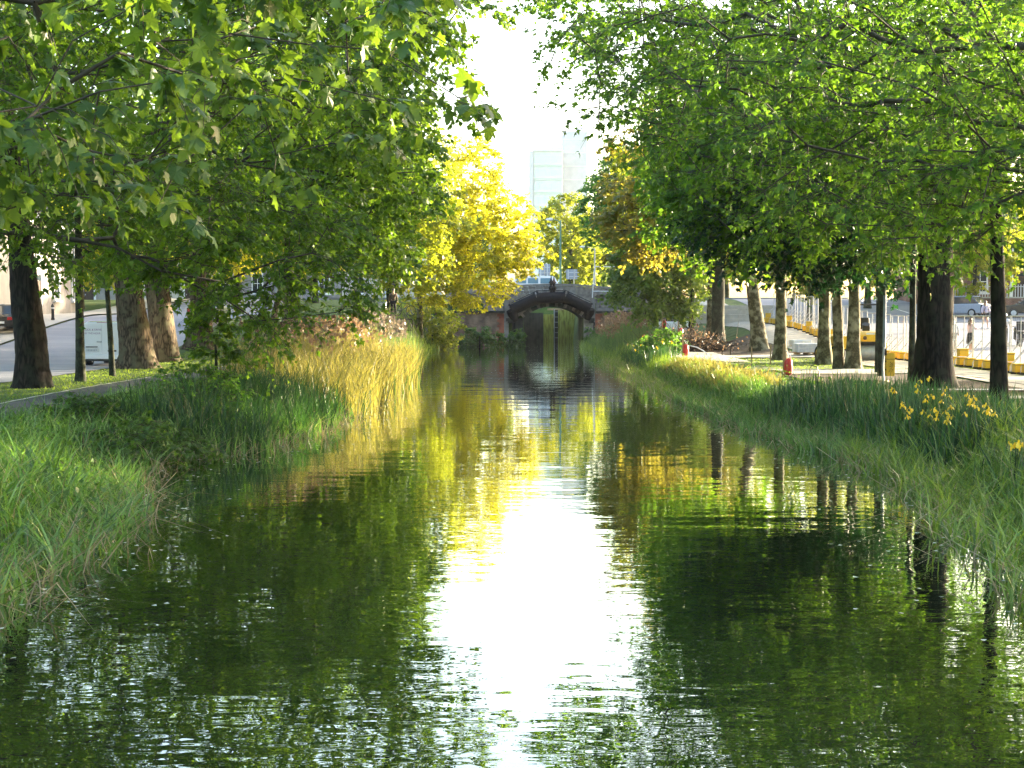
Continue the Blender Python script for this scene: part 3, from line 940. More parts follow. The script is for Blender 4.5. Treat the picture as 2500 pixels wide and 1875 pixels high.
bank_tree('plane_tree', 'pale trunk standing beyond the towpath bend', -13.2, 84, 0.34, 7, [((5, 0, 8.5), (5.2, 5, 5), 1.2), ((7.5, 2, 5.5), (3, 4, 3), .5)], 330, M['lime_leaf'], M['bark_plane'], 0.24, 'far', group=G_L, cull=lambda C: (C[:, 0] > -6.6) & (C[:, 2] < 7.5), seed=13, floor=lambda x, y: 5.0 - 0.2 * np.clip(x + 9, 0, 6), per=10)
bank_tree('gold_tree', 'tall sunlit golden yellow tree hanging over the left end of the bridge', -6.7, 103, 0.24, 8, [((4.9, -1, 4.6), (5.0, 3.0, 3.6), 1.5), ((4.6, -1, 8.0), (4.4, 3, 3.2), 1.2), ((3.6, -1, 12.0), (2.3, 2.2, 2.8), .5), ((0.2, -1.5, 6.5), (3.2, 2.6, 4.5), .6)], 800, M['gold_leaf'], M['bark_plane'], 0.19, 'far', seed=14, per=11, droop=0.35, tw_len=(0.35, 0.8),
          floor=lambda x, y: 3.3 + 1.0 * np.clip(x + 1.0, 0, 4), limb_k=0.3)
bank_tree('lime_tree', 'dull green leafy tree below and left of the golden tree', -8.3, 96, 0.20, 6, [((1.0, -1, 4.4), (3.4, 2.6, 3.0), 1), ((0.5, 0, 7.5), (2.6, 2.4, 2.6), .6)], 330, M['lime_leaf'], M['bark_slim'], 0.19, 'far', seed=15, per=10, floor=lambda x, y: 3.4, limb_k=0.3)
# --- right bank
tree('plane_tree', 'plane tree reaching in from upper right with long bare dark limbs and light green leaves', (11.5, 22, zl_(11.5, 22)),
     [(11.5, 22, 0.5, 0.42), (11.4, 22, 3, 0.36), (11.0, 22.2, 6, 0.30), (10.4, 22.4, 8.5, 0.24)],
     [((7.8, 22.5, 8.2), (4.8, 4.5, 3.8), 1.2), ((5.8, 23, 5.8), (3.2, 3.6, 2.2), .8), ((8.2, 21.5, 4.8), (2.8, 3, 1.5), .5), ((4.4, 25, 7.6), (2.6, 3.2, 2.6), .5), ((2.2, 26, 7.2), (1.8, 3.0, 1.6), .3), ((3.4, 30, 8.6), (2.4, 3.0, 2.0), .30)],
     560, 5, 11, 0.115, 'mid', PR, M['bark_dark'], G_R, parts=300, droop=0.4, seed=21, crotch=0.45, floor=lambda x, y: 3.75 + 0 * x, twig_r=0.006, limb_k=0.34)
bank_tree('young_plane_tree', 'slim dark trunk at the right edge standing on bare soil', 11.0, 32, 0.19, 7, [((-1.6, 0, 6.8), (4.2, 4, 3.6), 1.2), ((-3.2, 0, 4.8), (2.6, 3, 1.4), .3)], 260, PR, M['bark_dark'], 0.145, group=G_R, seed=22, parts=120, floor=lambda x, y: 3.7, lean=(-0.25, 0), trunk_kw=dict(n=16, lump=0.03, flare=0.3))
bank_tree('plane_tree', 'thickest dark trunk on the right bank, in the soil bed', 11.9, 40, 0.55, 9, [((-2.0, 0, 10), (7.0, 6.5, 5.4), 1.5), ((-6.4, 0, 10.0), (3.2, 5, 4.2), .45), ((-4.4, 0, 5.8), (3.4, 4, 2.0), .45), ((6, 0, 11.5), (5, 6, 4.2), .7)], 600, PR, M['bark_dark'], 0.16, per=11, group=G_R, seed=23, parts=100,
          floor=lambda x, y: 3.6 + 0.0 * x, trunk_kw=dict(lump=0.045, flare=0.35), droop=0.45, limb_k=0.42)
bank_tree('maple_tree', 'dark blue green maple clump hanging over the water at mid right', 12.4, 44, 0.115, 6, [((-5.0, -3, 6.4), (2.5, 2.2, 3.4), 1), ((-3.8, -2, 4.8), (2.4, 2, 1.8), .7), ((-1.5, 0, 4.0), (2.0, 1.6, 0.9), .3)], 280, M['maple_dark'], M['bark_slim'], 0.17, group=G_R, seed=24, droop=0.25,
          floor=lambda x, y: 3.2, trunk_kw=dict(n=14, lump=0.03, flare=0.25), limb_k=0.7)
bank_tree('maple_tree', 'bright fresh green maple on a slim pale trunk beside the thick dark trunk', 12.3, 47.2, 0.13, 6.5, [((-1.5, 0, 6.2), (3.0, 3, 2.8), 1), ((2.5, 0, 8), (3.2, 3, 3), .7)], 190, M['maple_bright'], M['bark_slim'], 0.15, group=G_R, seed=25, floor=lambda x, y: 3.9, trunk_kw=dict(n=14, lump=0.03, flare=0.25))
bank_tree('maple_tree', 'thin twin trunk right behind the grey pole', 12.75, 49.5, 0.09, 6, [((0.5, 0, 6.6), (2.2, 2.2, 2.0), 1)], 70, M['maple_bright'], M['bark_slim'], 0.16, group=G_R, seed=26, floor=lambda x, y: 4.4, trunk_kw=dict(n=12, lump=0.03, flare=0.25))
bank_tree('plane_tree', 'mottled pale trunk, right one of the close pair on the lawn', 12.75, 53, 0.25, 8, [((-1.8, 0, 9.5), (6.0, 5.5, 5.4), 1.2), ((-4.4, 0, 6), (3, 4, 2.2), .35), ((6, 0, 12), (5, 5.5, 4.0), .6)], 460, PR, M['bark_plane'], 0.2, 'far', group=G_R, seed=27, floor=lambda x, y: 3.7, trunk_kw=dict(n=18, flare=0.5))
bank_tree('plane_tree', 'mottled pale trunk, left one of the close pair on the lawn', 12.3, 53.4, 0.20, 7, [((2.5, 2, 8.5), (4.5, 4, 4), 1)], 170, PR, M['bark_plane'], 0.2, 'far', group=G_R, seed=28, lean=(-0.35, 0), floor=lambda x, y: 4.6, trunk_kw=dict(n=18, flare=0.35))
bank_tree('plane_tree', 'mottled trunk with a mossy foot just right of the wrapped paving stack', 12.75, 58, 0.27, 8, [((-1.8, 0, 9.5), (6.0, 5.5, 5.5), 1), ((-9.4, 0, 15.0), (2.4, 4, 2.2), .2)], 350, PR, M['bark_plane'], 0.22, 'far', group=G_R, seed=29, floor=lambda x, y: 5.0 + 0.3 * np.clip(x - 8, 0, 9), trunk_kw=dict(n=18, flare=0.6))
bank_tree('plane_tree', 'mottled straight trunk just left of the wrapped paving stack', 12.1, 64, 0.28, 8, [((-1.8, 0, 10.5), (5.6, 5.5, 4.6), 1), ((-4.2, 0, 7.2), (2.4, 3.6, 2.2), .4)], 230, PR, M['bark_plane'], 0.23, 'far', group=G_R, seed=30, floor=lambda x, y: 5.0 + 0.3 * np.clip(x - 8, 0, 9), trunk_kw=dict(n=18, flare=0.5))
bank_tree('plane_tree', 'stout leaning trunk in the ring bed near the pale path', 12.9, 74, 0.40, 7, [((-2.2, 0, 10.5), (5.6, 5.5, 4.6), 1), ((-5.6, 0, 7.0), (2.4, 3.6, 2.2), .6)], 260, M['copper_leaf'], M['bark_plane'], 0.24, 'far', lean=(-1.0, 0), group=G_R, seed=31, floor=lambda x, y: 5.4 + 0.3 * np.clip(x - 8, 0, 9), trunk_kw=dict(n=18, flare=0.5), per=10)
bank_tree('plane_tree', 'grey shaded trunk standing behind the brushwood pile', 11.6, 80, 0.42, 7, [((-2, 0, 9.8), (4.0, 4, 3.2), 1)], 150, M['lime_leaf'], M['bark_slim'], 0.24, 'far', group=G_R, seed=32, floor=lambda x, y: 4.6, per=10)
bank_tree('copper_tree', 'copper tinged tree leaning over the water before the right end of the bridge', 12.6, 90, 0.30, 8, [((-2.6, -1, 8.4), (4.6, 4.6, 3.6), 1.2), ((-3.4, 0, 6.0), (3.4, 3.4, 2.0), .4)], 340, M['copper_leaf'], M['bark_plane'], 0.24, 'far', group=G_R, seed=33, floor=lambda x, y: 3.0, per=11)
bank_tree('bushy_tree', 'low green tree spreading above the reeds at the right end of the bridge', 11.0, 87, 0.2, 5, [((-2.0, 0, 4.3), (3.2, 3.4, 3.0), 1.0)], 270, M['far_leaf'], M['bark_slim'], 0.22, 'far', group=G_R, seed=34, floor=lambda x, y: 2.6, per=11)
bank_tree('chestnut_tree', 'round bright green crown beside the pale tower, above the copper tree', 9.8, 127, 0.3, 7, [((-0.4, 0, 8.6), (3.4, 3.4, 3.6), 1), ((1.8, 0, 11.5), (4, 3, 3.6), .8)], 380, M['maple_bright'], M['bark_slim'], 0.26, 'far', seed=35, per=10)
# trees added to keep bright sky out of the water, carrying the rows on
bank_tree('plane_tree', 'plane tree added beside the camera on the left bank, seen only mirrored in the water', -13.5, 15, 0.45, 9, [((1, 0, 10), (7.5, 6.5, 5.5), 1)], 380, PL, M['bark_brown'], 0.24, 'far', group=G_L, seed=61, per=9, floor=lambda x, y: 4.5)
bank_tree('plane_tree', 'plane tree added beside the camera on the right bank, seen only mirrored in the water', 14.5, 13, 0.45, 9, [((-1, 0, 10), (7.5, 6.5, 5.5), 1)], 300, PR, M['bark_brown'], 0.24, 'far', group=G_R, seed=62, per=9, floor=lambda x, y: 4.5)
for (x_, y_, sd_, lb_) in ((-37, 46, 63, 'unseen tree added behind the left terrace to block sky, nearer one'), (-38, 66, 64, 'unseen tree added behind the left terrace to block sky, farther one')):  # unseen backing trees added against sky showing in the water
    bank_tree('street_tree', lb_, x_, y_, 0.4, 9, [((0, 0, 11.5), (8.0, 8.0, 6.5), 1)], 340, PL, M['bark_slim'], 0.34, 'far', group='street trees across the roads', seed=sd_, per=10, floor=lambda x, y: 5.2)
bank_tree('plane_tree', 'plane tree added past the left frame edge to block sky in the water', -17.5, 35, 0.45, 9, [((1, 0, 11.5), (7.5, 6.0, 5.2), 1)], 400, PL, M['bark_brown'], 0.24, 'far', group=G_L, seed=65, per=10, floor=lambda x, y: 6.0)  # added behind the near planes to close bright gaps in the mirror
# --- beyond the bridge and across the streets
bank_tree('far_tree', 'yellow green tree beyond the bridge below the pale tower', 7.4, 180, 0.35, 8, [((0, 0, 8.2), (4.4, 4, 6.2), 1)], 300, M['lime_leaf'], M['bark_slim'], 0.34, 'far', seed=41, per=10)
bank_tree('far_tree', 'darker blue green tree beyond the bridge behind the grey post', 11.8, 205, 0.35, 8, [((0, 0, 8.0), (4.6, 4, 6.5), 1)], 260, M['far_leaf'], M['bark_slim'], 0.36, 'far', seed=42, per=10)
bank_tree('far_tree', 'shaded tree beyond the bridge behind the golden tree', -6.0, 190, 0.35, 8, [((0, 0, 7.5), (6, 4, 6), 1)], 260, M['far_leaf'], M['bark_slim'], 0.36, 'far', seed=43, per=10)
src_l = bank_tree('street_tree', 'sunlit yellow tree across the left road beyond the grey houses', -31.5, 104, 0.2, 4, [((0.5, 0, 5.4), (3.6, 3.4, 3.6), 1)], 240, M['gold_leaf'], M['bark_slim'], 0.22, 'far', seed=44, per=10, group='street trees across the roads')
src_r = bank_tree('street_tree', 'sunlit yellow tree across the right street behind the fence', 33.5, 103, 0.2, 4, [((0, 0, 6.0), (4.0, 3.6, 4.0), 1)], 250, M['lime_leaf'], M['bark_slim'], 0.24, 'far', seed=45, per=10, group='street trees across the roads')
src_b = bank_tree('backdrop_tree', 'tall green tree far behind the left terrace', -38, 120, 0.4, 8, [((0, 0, 9), (8, 7, 7), 1)], 300, M['far_leaf'], M['bark_slim'], 0.42, 'far', seed=46, per=11, group='trees behind the terraces')


def again(src, x, y, rz, s, label):
    c = copy_tree(src)
    c.location = (x, y, zl_(x, y) - 0.05)
    c.rotation_euler = (0, 0, rz)
    c.scale = (s, s, s)
    c['label'] = label
    return c


again(src_l, -35.5, 108, 1.2, 1.1, 'sunlit yellow tree behind the leaning dark trunk, far left')
again(src_l, -27.5, 111, 2.5, 1.0, 'sunlit yellow tree seen between the slim trunk and the white van')
again(src_l, -22.0, 114, 3.3, 1.1, 'sunlit yellow tree at the top of the left road')
again(src_l, -15.5, 112, 4.0, 1.15, 'yellow tree at the far end of the towpath')
again(src_r, 20.5, 98, 2.0, 0.9, 'sunlit tree across the right street behind the roller')
again(src_r, 19.0, 142, 0.6, 1.2, 'sunlit tree beyond the bridge road, first right of the copper tree')
again(src_r, 28.0, 146, 1.6, 1.25, 'sunlit tree beyond the bridge road behind the mottled trunks')
again(src_r, 37.0, 144, 2.6, 1.25, 'sunlit tree beyond the bridge road behind the roller')
again(src_r, 47.0, 147, 3.6, 1.3, 'sunlit tree beyond the bridge road behind the thick right trunk')
again(src_r, 27.0, 108, 4.4, 1.2, 'far sunlit tree at the top of the right street')
for i, (x, y, rz, s, lb) in enumerate([(-30, 150, 1, 1.1, 'tall green tree far behind the golden tree, left one'), (-16, 165, 2, 1.0, 'tall green tree far behind the golden tree, right one'),
                                       (24, 160, 3, 1.1, 'tall green tree far behind the copper tree, left one'), (44, 150, 4, 1.1, 'tall green tree far behind the copper tree, right one'),
                                       (64, 150, 5, 1.2, 'tall green tree behind the brick houses at far right'), (62, 66, 0.5, 1.1, 'unseen tree added across the right street to shade the left bank'), (60, 52, 1.9, 1.1, 'nearer unseen tree added across the right street to shade the left bank'),  # second and third here are unseen, added to shade the left bank
                                       (-46, 80, 1.7, 1.2, 'tall green tree behind the grey houses'), (20, 240, 2.7, 1.2, 'tall green tree at the horizon right of the tower foot'), (-12, 260, 0.7, 1.3, 'tall green tree at the horizon left of the tower foot')]):
    again(src_b, x, y, rz, s, lb)


# shrubs: leaf clumps on short stems
def shrub(name, label, x, y, rad, n_cl, leaf, size, seed, kind='mid', per=10, group=None, z=None, parts=0):
    z = zl_(x, y) if z is None else z
    return tree(name, label, (x, y, z), [(x, y, z - .05, 0.05), (x + .03, y, z + rad[2] * .5, 0.04), (x, y, z + rad[2] * .9, 0.025)], [((x, y, z + rad[2] * 0.55), rad, 1)],
                n_cl, 5, per, size, kind, leaf, M['bark_slim'], group, droop=0.5, tw_len=(0.2, 0.5), seed=seed, floor=lambda a, b: gz(a, b) + 0.05, twig_r=0.004, limb_k=0.5, min_r=0.005, cat='shrub', crotch=0.3, trunk_kw=dict(n=8, rings=8))


shrub('bramble_bush', 'dark green bramble mound sagging to the water at the left inlet', -6.7, 25.6, (1.15, 1.6, 0.62), 120, M['bush_leaf'], 0.10, 51)
shrub('bramble_bush', 'smaller bramble clump on the bank beside the towpath', -8.2, 27.5, (0.8, 1.0, 0.45), 50, M['bush_leaf'], 0.10, 52)
shrub('bramble_bush', 'leafy nettle clump between bramble and dark sedge', -6.6, 29.5, (1.1, 1.2, 0.75), 70, M['maple_bright'], 0.09, 53)
shrub('sapling', 'small sapling with broad leaves beside the dark sedge', -7.0, 33.5, (0.55, 0.55, 1.9), 26, PL, 0.17, 54)
shrub('ivy_bush', 'sunlit lime green bush at the water below the golden tree', -6.0, 106.5, (2.3, 2.2, 2.7), 190, M['lime_leaf'], 0.20, 55, 'far', z=0.1)
shrub('ivy_bush', 'dark ivy bush at the foot of the bridge wall', -2.6, 114, (1.9, 1.6, 1.0), 80, M['bush_leaf'], 0.20, 56, 'far', z=0.0)
shrub('ivy_bush', 'dark low ivy creeping round the bridge pier', 0.3, 117.2, (0.9, 1.0, 0.85), 36, M['bush_leaf'], 0.20, 57, 'far', z=0.0)
shrub('grass_mound_bush', 'bright green rounded clump by the red marker stake', 7.4, 71, (1.2, 1.3, 0.9), 70, M['maple_bright'], 0.12, 58, 'far')
shrub('ivy_bush', 'dark leafy weeds at the right foot of the bridge', 6.7, 116.5, (0.5, 0.8, 1.0), 26, M['bush_leaf'], 0.20, 59, 'far')

# ------------------------------------------------------------------ grasses and reeds (nobody could count them)
def blades(name, label, x, y, h, w, lean, mat, segs=3, z=None, kind='stuff', az=None, hz=None):
    n = len(x)
    zb = gz(x, y) if z is None else z
    zb = np.maximum(zb, -0.05) - 0.03
    az = RNG.random(n) * 2 * math.pi if az is None else az
    dx, dy = np.cos(az), np.sin(az)
    fa = RNG.random(n) * math.pi
    sx, sy = np.cos(fa), np.sin(fa) * 0.5
    ts = np.linspace(0, 1, segs + 1)
    V = []
    for i, t in enumerate(ts):
        o = lean * h * t ** 1.8
        cx, cy_, cz = x + dx * o, y + dy * o, zb + h * (t - 0.42 * lean * t ** 2.2)
        ww = w * (1.0 if t < 0.4 else (1 - t) / 0.6) * 0.5
        if i < segs:
            V.append(np.stack([cx - sx * ww, cy_ - sy * ww, cz], -1)); V.append(np.stack([cx + sx * ww, cy_ + sy * ww, cz], -1))
        else:
            V.append(np.stack([cx, cy_, cz], -1))
    V = np.stack(V, 1)
    k = 2 * segs + 1
    f = []
    for i in range(segs - 1):
        a = 2 * i
        f += [(a, a + 1, a + 3), (a, a + 3, a + 2)]
    a = 2 * (segs - 1)
    f.append((a, a + 1, a + 2))
    F = (np.array(f)[None] + (np.arange(n) * k)[:, None, None]).reshape(-1, 3)
    o = np_mesh(name, V.reshape(-1, 3), F, mat, rnd=np.repeat(RNG.random(n), len(f)))
    return tag(o, label, kind=kind)


def zone(side, n, y0, y1, d0, d1, bias=1.0):
    y = y0 + (y1 - y0) * RNG.random(n) ** bias
    d = d0 + (d1 - d0) * RNG.random(n)
    x = xl(y) - d if side == 'L' else xr(y) + d
    return x, y


def clumpy(x, y, s=0.6, keep=0.5, seed=0):
    v = np.sin(x * 2.3 / s + seed) * np.sin(y * 1.9 / s + 2 * seed) + 0.6 * np.sin(x * 5.1 / s + y * 3.7 / s + seed)
    return v


def mass(name, label, side, n, y0, y1, d0, d1, h0, h1, w, l0, l1, mat, segs=3, bias=1.0, edge_drop=0.0, seed=0):
    x, y = zone(side, n, y0, y1, d0, d1, bias)
    c = clumpy(x, y, 0.7, seed=seed)
    h = (h0 + (h1 - h0) * RNG.random(n)) * (1 + 0.22 * c)
    wd = w * RNG.uniform(0.7, 1.3, n)
    return blades(name, label, x, y, h, wd, RNG.uniform(l0, l1, n), mat, segs)


mass('bank_grass', 'tall arching blue green grass at the near left waterside', 'L', 5200, 10.5, 21.5, -0.25, 4.6, 0.35, 0.8, 0.027, 0.35, 1.1, M['grass_lush'], 3, seed=1)
mass('bank_grass', 'yellower fine grass mixed into the near left bank', 'L', 3800, 10.5, 24, -0.2, 5.5, 0.25, 0.7, 0.014, 0.3, 1.2, M['grass_mid'], seed=21)
mass('bank_grass', 'mid green grass along the left bank', 'L', 9500, 21, 42, -0.1, 5.5, 0.3, 0.75, 0.024, 0.2, 0.8, M['grass_lush'], 2, seed=2)
mass('bank_grass', 'grass on the left bank beside the camera', 'L', 2600, 1, 10.6, -0.2, 5.0, 0.3, 0.7, 0.024, 0.3, 1.0, M['grass_lush'], 2, seed=41)
mass('bank_grass', 'grass on the right bank beside the camera', 'R', 2600, 1, 10.6, -0.2, 5.0, 0.3, 0.7, 0.024, 0.3, 1.0, M['grass_mid'], 2, seed=42)
mass('sedge', 'dark green sedge swords on the left bank', 'L', 2600, 27, 37.5, 0.0, 2.6, 0.8, 1.25, 0.026, 0.1, 0.55, M['sedge_dark'], seed=3)
mass('reeds', 'tall golden reeds standing in the left water edge', 'L', 8000, 36.5, 57, -0.5, 3.2, 1.1, 2.0, 0.020, 0.06, 0.5, M['reed_sunlit'], 2, seed=4)
mass('reeds', 'shaded grey green reeds behind the golden reeds', 'L', 4200, 57, 74, -0.3, 2.4, 1.3, 2.0, 0.026, 0.06, 0.34, M['reed_green'], 2, seed=5)
mass('bank_grass', 'shaded grass on the far left bank', 'L', 5000, 74, 112, -0.1, 4.0, 0.4, 1.0, 0.03, 0.2, 0.7, M['grass_mid'], 2, seed=6)
mass('bank_grass', 'light green grass at the near right waterside', 'R', 8200, 10.5, 27, -0.3, 4.6, 0.35, 0.78, 0.026, 0.25, 0.9, M['grass_mid'], 2, seed=7)
mass('bank_grass', 'grey green grass at the right waterside', 'R', 6500, 26, 44, -0.3, 1.8, 0.3, 0.6, 0.022, 0.25, 0.9, M['grass_lush'], 2, seed=8)
mass('iris_leaves', 'dense dark green iris swords on the right bank', 'R', 5000, 23.5, 36, 0.8, 3.9, 0.42, 0.76, 0.034, 0.04, 0.30, M['iris_leaf'], 2, seed=9)
mass('bank_grass', 'bright mixed grass on the right bank', 'R', 10000, 40, 78, -0.3, 1.9, 0.22, 0.5, 0.022, 0.2, 0.8, M['grass_mid'], 2, seed=10)
mass('bank_grass', 'yellow grass patch on the right bank, sunlight put into its colour', 'R', 3600, 41, 60, 1.0, 2.6, 0.28, 0.52, 0.024, 0.15, 0.7, M['reed_sunlit'], 2, seed=11)  # patch of sunlight painted by the yellow blade colour
mass('bank_grass', 'straw tinged grass on the far right bank', 'R', 6000, 76, 116, -0.2, 3.4, 0.4, 0.9, 0.03, 0.2, 0.8, M['grass_mid'], 2, seed=12)
mass('reeds', 'tall reeds at the right foot of the bridge', 'R', 3200, 86, 108, 0.2, 4.5, 0.9, 1.5, 0.03, 0.06, 0.35, M['reed_green'], 2, seed=13)
mass('iris_leaves', 'small dark iris bed in front of the red stakes', 'R', 1500, 66, 82, 0.6, 2.4, 0.5, 0.8, 0.034, 0.05, 0.35, M['iris_leaf'], 2, seed=14)
mass('bank_grass', 'blue green tussocks mixed into the near right bank', 'R', 3500, 10.5, 30, -0.2, 4.0, 0.3, 0.75, 0.017, 0.4, 1.2, M['grass_lush'], seed=22)
mass('sedge', 'scattered dark sword leaves on the near right bank', 'R', 420, 14, 26, 0.8, 4.5, 0.6, 1.0, 0.03, 0.1, 0.5, M['iris_leaf'], seed=23)


def weeds(name, label, side, n, y0, y1, d0, d1, size, mat, hmax):
    """broad weed leaves in rosettes among the grass"""
    x, y = zone(side, n, y0, y1, d0, d1)
    x = x + 0.3 * np.sin(y * 3); K = 9
    h = RNG.uniform(.1, hmax, n)
    P = np.stack([x, y, np.maximum(gz(x, y), 0)], -1)[:, None, :] + np.concatenate([RNG.standard_normal((n, K, 2)) * .12, (RNG.random((n, K, 1)) * h[:, None, None])], -1)
    P = P.reshape(-1, 3)
    T = RNG.standard_normal(P.shape) * np.array([1, 1, .35])
    o = leaf_mesh(name, P, T, np.array([0, 0, 1.0]) + RNG.standard_normal(P.shape) * .45, size * RNG.uniform(.5, 1.3, len(P)), 'mid', mat, None, (0, 0, 0))
    return tag(o, label, kind='stuff')


weeds('broadleaf_weeds', 'broad leaved weeds among the left bank grass', 'L', 420, 12, 38, .3, 5.0, .10, M['bush_leaf'], .55)
weeds('broadleaf_weeds', 'pale nettles scattered on the left bank', 'L', 260, 14, 36, .6, 5.0, .08, M['maple_bright'], .7)
weeds('broadleaf_weeds', 'broad leaved weeds among the right bank grass', 'R', 380, 12, 60, .2, 4.0, .09, M['bush_leaf'], .5)
for sd, yy0, yy1, nn in (('L', 10.5, 36, 900), ('R', 10.5, 40, 900), ('R', 40, 78, 800)):
    mass('dead_grass', 'bleached dead grass trailing at the water edge', sd, nn, yy0, yy1, -0.45, 0.5, 0.3, 0.8, 0.013, 0.6, 1.25, M['straw'], seed=15)
# lawns
n = 15000
y = RNG.uniform(30, 78, n); x = RNG.uniform(-16.3, -12.9, n)
blades('lawn_grass', 'short lawn between the left trees and the towpath', x, y, RNG.uniform(.05, .13, n), np.full(n, .02), RNG.uniform(.2, .9, n), M['lawn'], 2)
n = 9000
y = RNG.uniform(24, 70, n); x = RNG.uniform(0, 1, n); xa = np.interp(y, [0, 34, 44, 58, 70, 90], [-12.9, -12.5, -12.7, -12, -11.2, -9.2]) + 1.8
x = xa + x * (xl(y) - 4.0 - xa)
blades('lawn_grass', 'rough grass between the towpath and the left bank', x, y, RNG.uniform(.08, .28, n), np.full(n, .018), RNG.uniform(.2, .9, n), M['grass_mid'], 2)
n = 9000
y = np.concatenate([RNG.uniform(53, 66, n // 2), RNG.uniform(30, 46, n // 2)]); x = np.concatenate([RNG.uniform(10.0, 14.0, n // 2), RNG.uniform(9.0, 11.0, n // 2)])
blades('lawn_grass', 'trampled short grass round the mottled trunks', x, y, RNG.uniform(.04, .11, n), np.full(n, .022), RNG.uniform(.2, .9, n), M['lawn'], 2)
n = 1800
y = RNG.uniform(44, 62, n); x = RNG.normal(17.5, .25, n)
blades('lawn_grass', 'weeds growing along the foot of the barrier fence', x, y, RNG.uniform(.06, .22, n), np.full(n, .025), RNG.uniform(.2, .9, n), M['lawn'], 2)


n = 5200
xx, yy = zone('L', n, 36.5, 57, -0.5, 3.2)
zb_ = np.maximum(gz(xx, yy), 0) + RNG.uniform(.35, 1.35, n)
blades('reed_leaves', 'arching leaves tangled between the golden reed stems', xx, yy, RNG.uniform(.35, .75, n), np.full(n, .026), RNG.uniform(.5, 1.5, n), M['reed_sunlit'], 2, z=zb_)
n = 1500
xx, yy = zone('L', n, 36.3, 58, -0.4, 2.8)
blades('reed_leaves', 'dark green sedge blades mixed in front of the golden reeds', xx, yy, RNG.uniform(.7, 1.6, n), np.full(n, .028), RNG.uniform(.15, .7, n), M['sedge_dark'], 2)
mass('reed_stems', 'pinkish straw stems rising out of the golden reeds', 'L', 1500, 37.5, 57, 0.3, 3.2, 1.5, 2.15, 0.014, 0.04, 0.3, M['straw'], 2, seed=31)
mass('seed_heads', 'bent straw seed heads among the near bank grass', 'L', 420, 11, 30, 0, 5.0, 0.5, 1.0, 0.014, 0.4, 1.3, M['straw'], 3, seed=32)
mass('seed_heads', 'bent straw seed heads among the right bank grass', 'R', 420, 11, 34, 0, 4.0, 0.5, 0.95, 0.014, 0.4, 1.3, M['straw'], 3, seed=33)
# reed plumes
def plumes(name, label, side, n, y0, y1, d0, d1, z0, z1, mat, seed=0):
    x, y = zone(side, n, y0, y1, d0, d1)
    zt = np.maximum(gz(x, y), 0) + RNG.uniform(z0, z1, n)
    K = 7
    P = np.stack([x, y, zt], -1)[:, None, :] + RNG.standard_normal((n, K, 3)) * np.array([.05, .05, .10])
    P = P.reshape(-1, 3)
    T = RNG.standard_normal(P.shape) * 0.5 + np.array([0.2, 0, 1.0])
    o = leaf_mesh(name, P, T, RNG.standard_normal(P.shape), RNG.uniform(.08, .18, len(P)), 'far', mat, None, (0, 0, 0))
    return tag(o, label, kind='stuff')


plumes('reed_plumes', 'pinkish plumes on top of the golden reeds', 'L', 170, 38, 56, 0.8, 3.2, 1.45, 1.95, M['plume'])
plumes('reed_plumes', 'grey purple plumes above the shaded reeds', 'L', 300, 58, 74, 0.2, 2.6, 1.5, 2.2, M['plume_grey'])
plumes('reed_plumes', 'brown plumes above the reeds at the right end of the bridge', 'R', 420, 90, 110, 0.8, 4.0, 1.0, 1.6, M['plume'])

# flecks of weed afloat
n = 2300
y = np.concatenate([RNG.uniform(58, 117, n // 2), RNG.uniform(40, 100, n // 4), RNG.uniform(11, 42, n - n // 2 - n // 4)])
t = RNG.random(n)
side = RNG.random(n)
x = np.where(np.arange(n) < n // 2, xr(y) - (xr(y) - xl(y)) * (t ** 2.2) * 0.9, np.where(side < 0.5, xl(y) + 0.1 + t ** 2 * 1.6, xr(y) - 0.1 - t ** 2 * 1.6))
P = np.stack([x, y, np.full(n, 0.006)], -1)
ang = RNG.random(n) * 6.28
T = np.stack([np.cos(ang), np.sin(ang) * np.where(y > 45, .12, .6), np.zeros(n)], -1)
fl = leaf_mesh('floating_weed', P, T, np.tile([[0, 0, 1.0]], (n, 1)) + RNG.standard_normal((n, 3)) * .02, np.where(y > 45, RNG.uniform(.15, .9, n), RNG.uniform(.05, .2, n)), 'far', M['scum'], None, (0, 0, 0))
tag(fl, 'pale flecks of floating weed on the canal', kind='stuff')
n = 260
y = RNG.uniform(11, 45, n)
x = np.where(RNG.random(n) < .5, xl(y) + RNG.uniform(-.1, .7, n), xr(y) - RNG.uniform(-.1, .7, n))
blades('floating_stems', 'bleached stems lying on the water at the banks', x, y, RNG.uniform(.3, .9, n), np.full(n, .018), np.full(n, 2.2), M['straw'], 2, z=np.full(n, 0.03))

# ------------------------------------------------------------------ bridge
S120 = F_PX / YB
br = thing('canal_bridge', 'humped stone and brick canal bridge with a dark low arch over the lock', 'bridge', (3.5, YB, 0))
BX = 3.5
hump = lambda x: 0.0125 * (x - BX) ** 2            # drop of the crown of the road towards the sides
SPZ, CRZ, HW = 2.30, 3.28, 2.56
AR = (HW ** 2 + (CRZ - SPZ) ** 2) / (2 * (CRZ - SPZ))
ACZ = CRZ - AR
A0 = math.asin(HW / AR)
RT = 0.34


def arc(r, a): return (r * math.sin(a), ACZ + r * math.cos(a))


rg = random.Random(5)
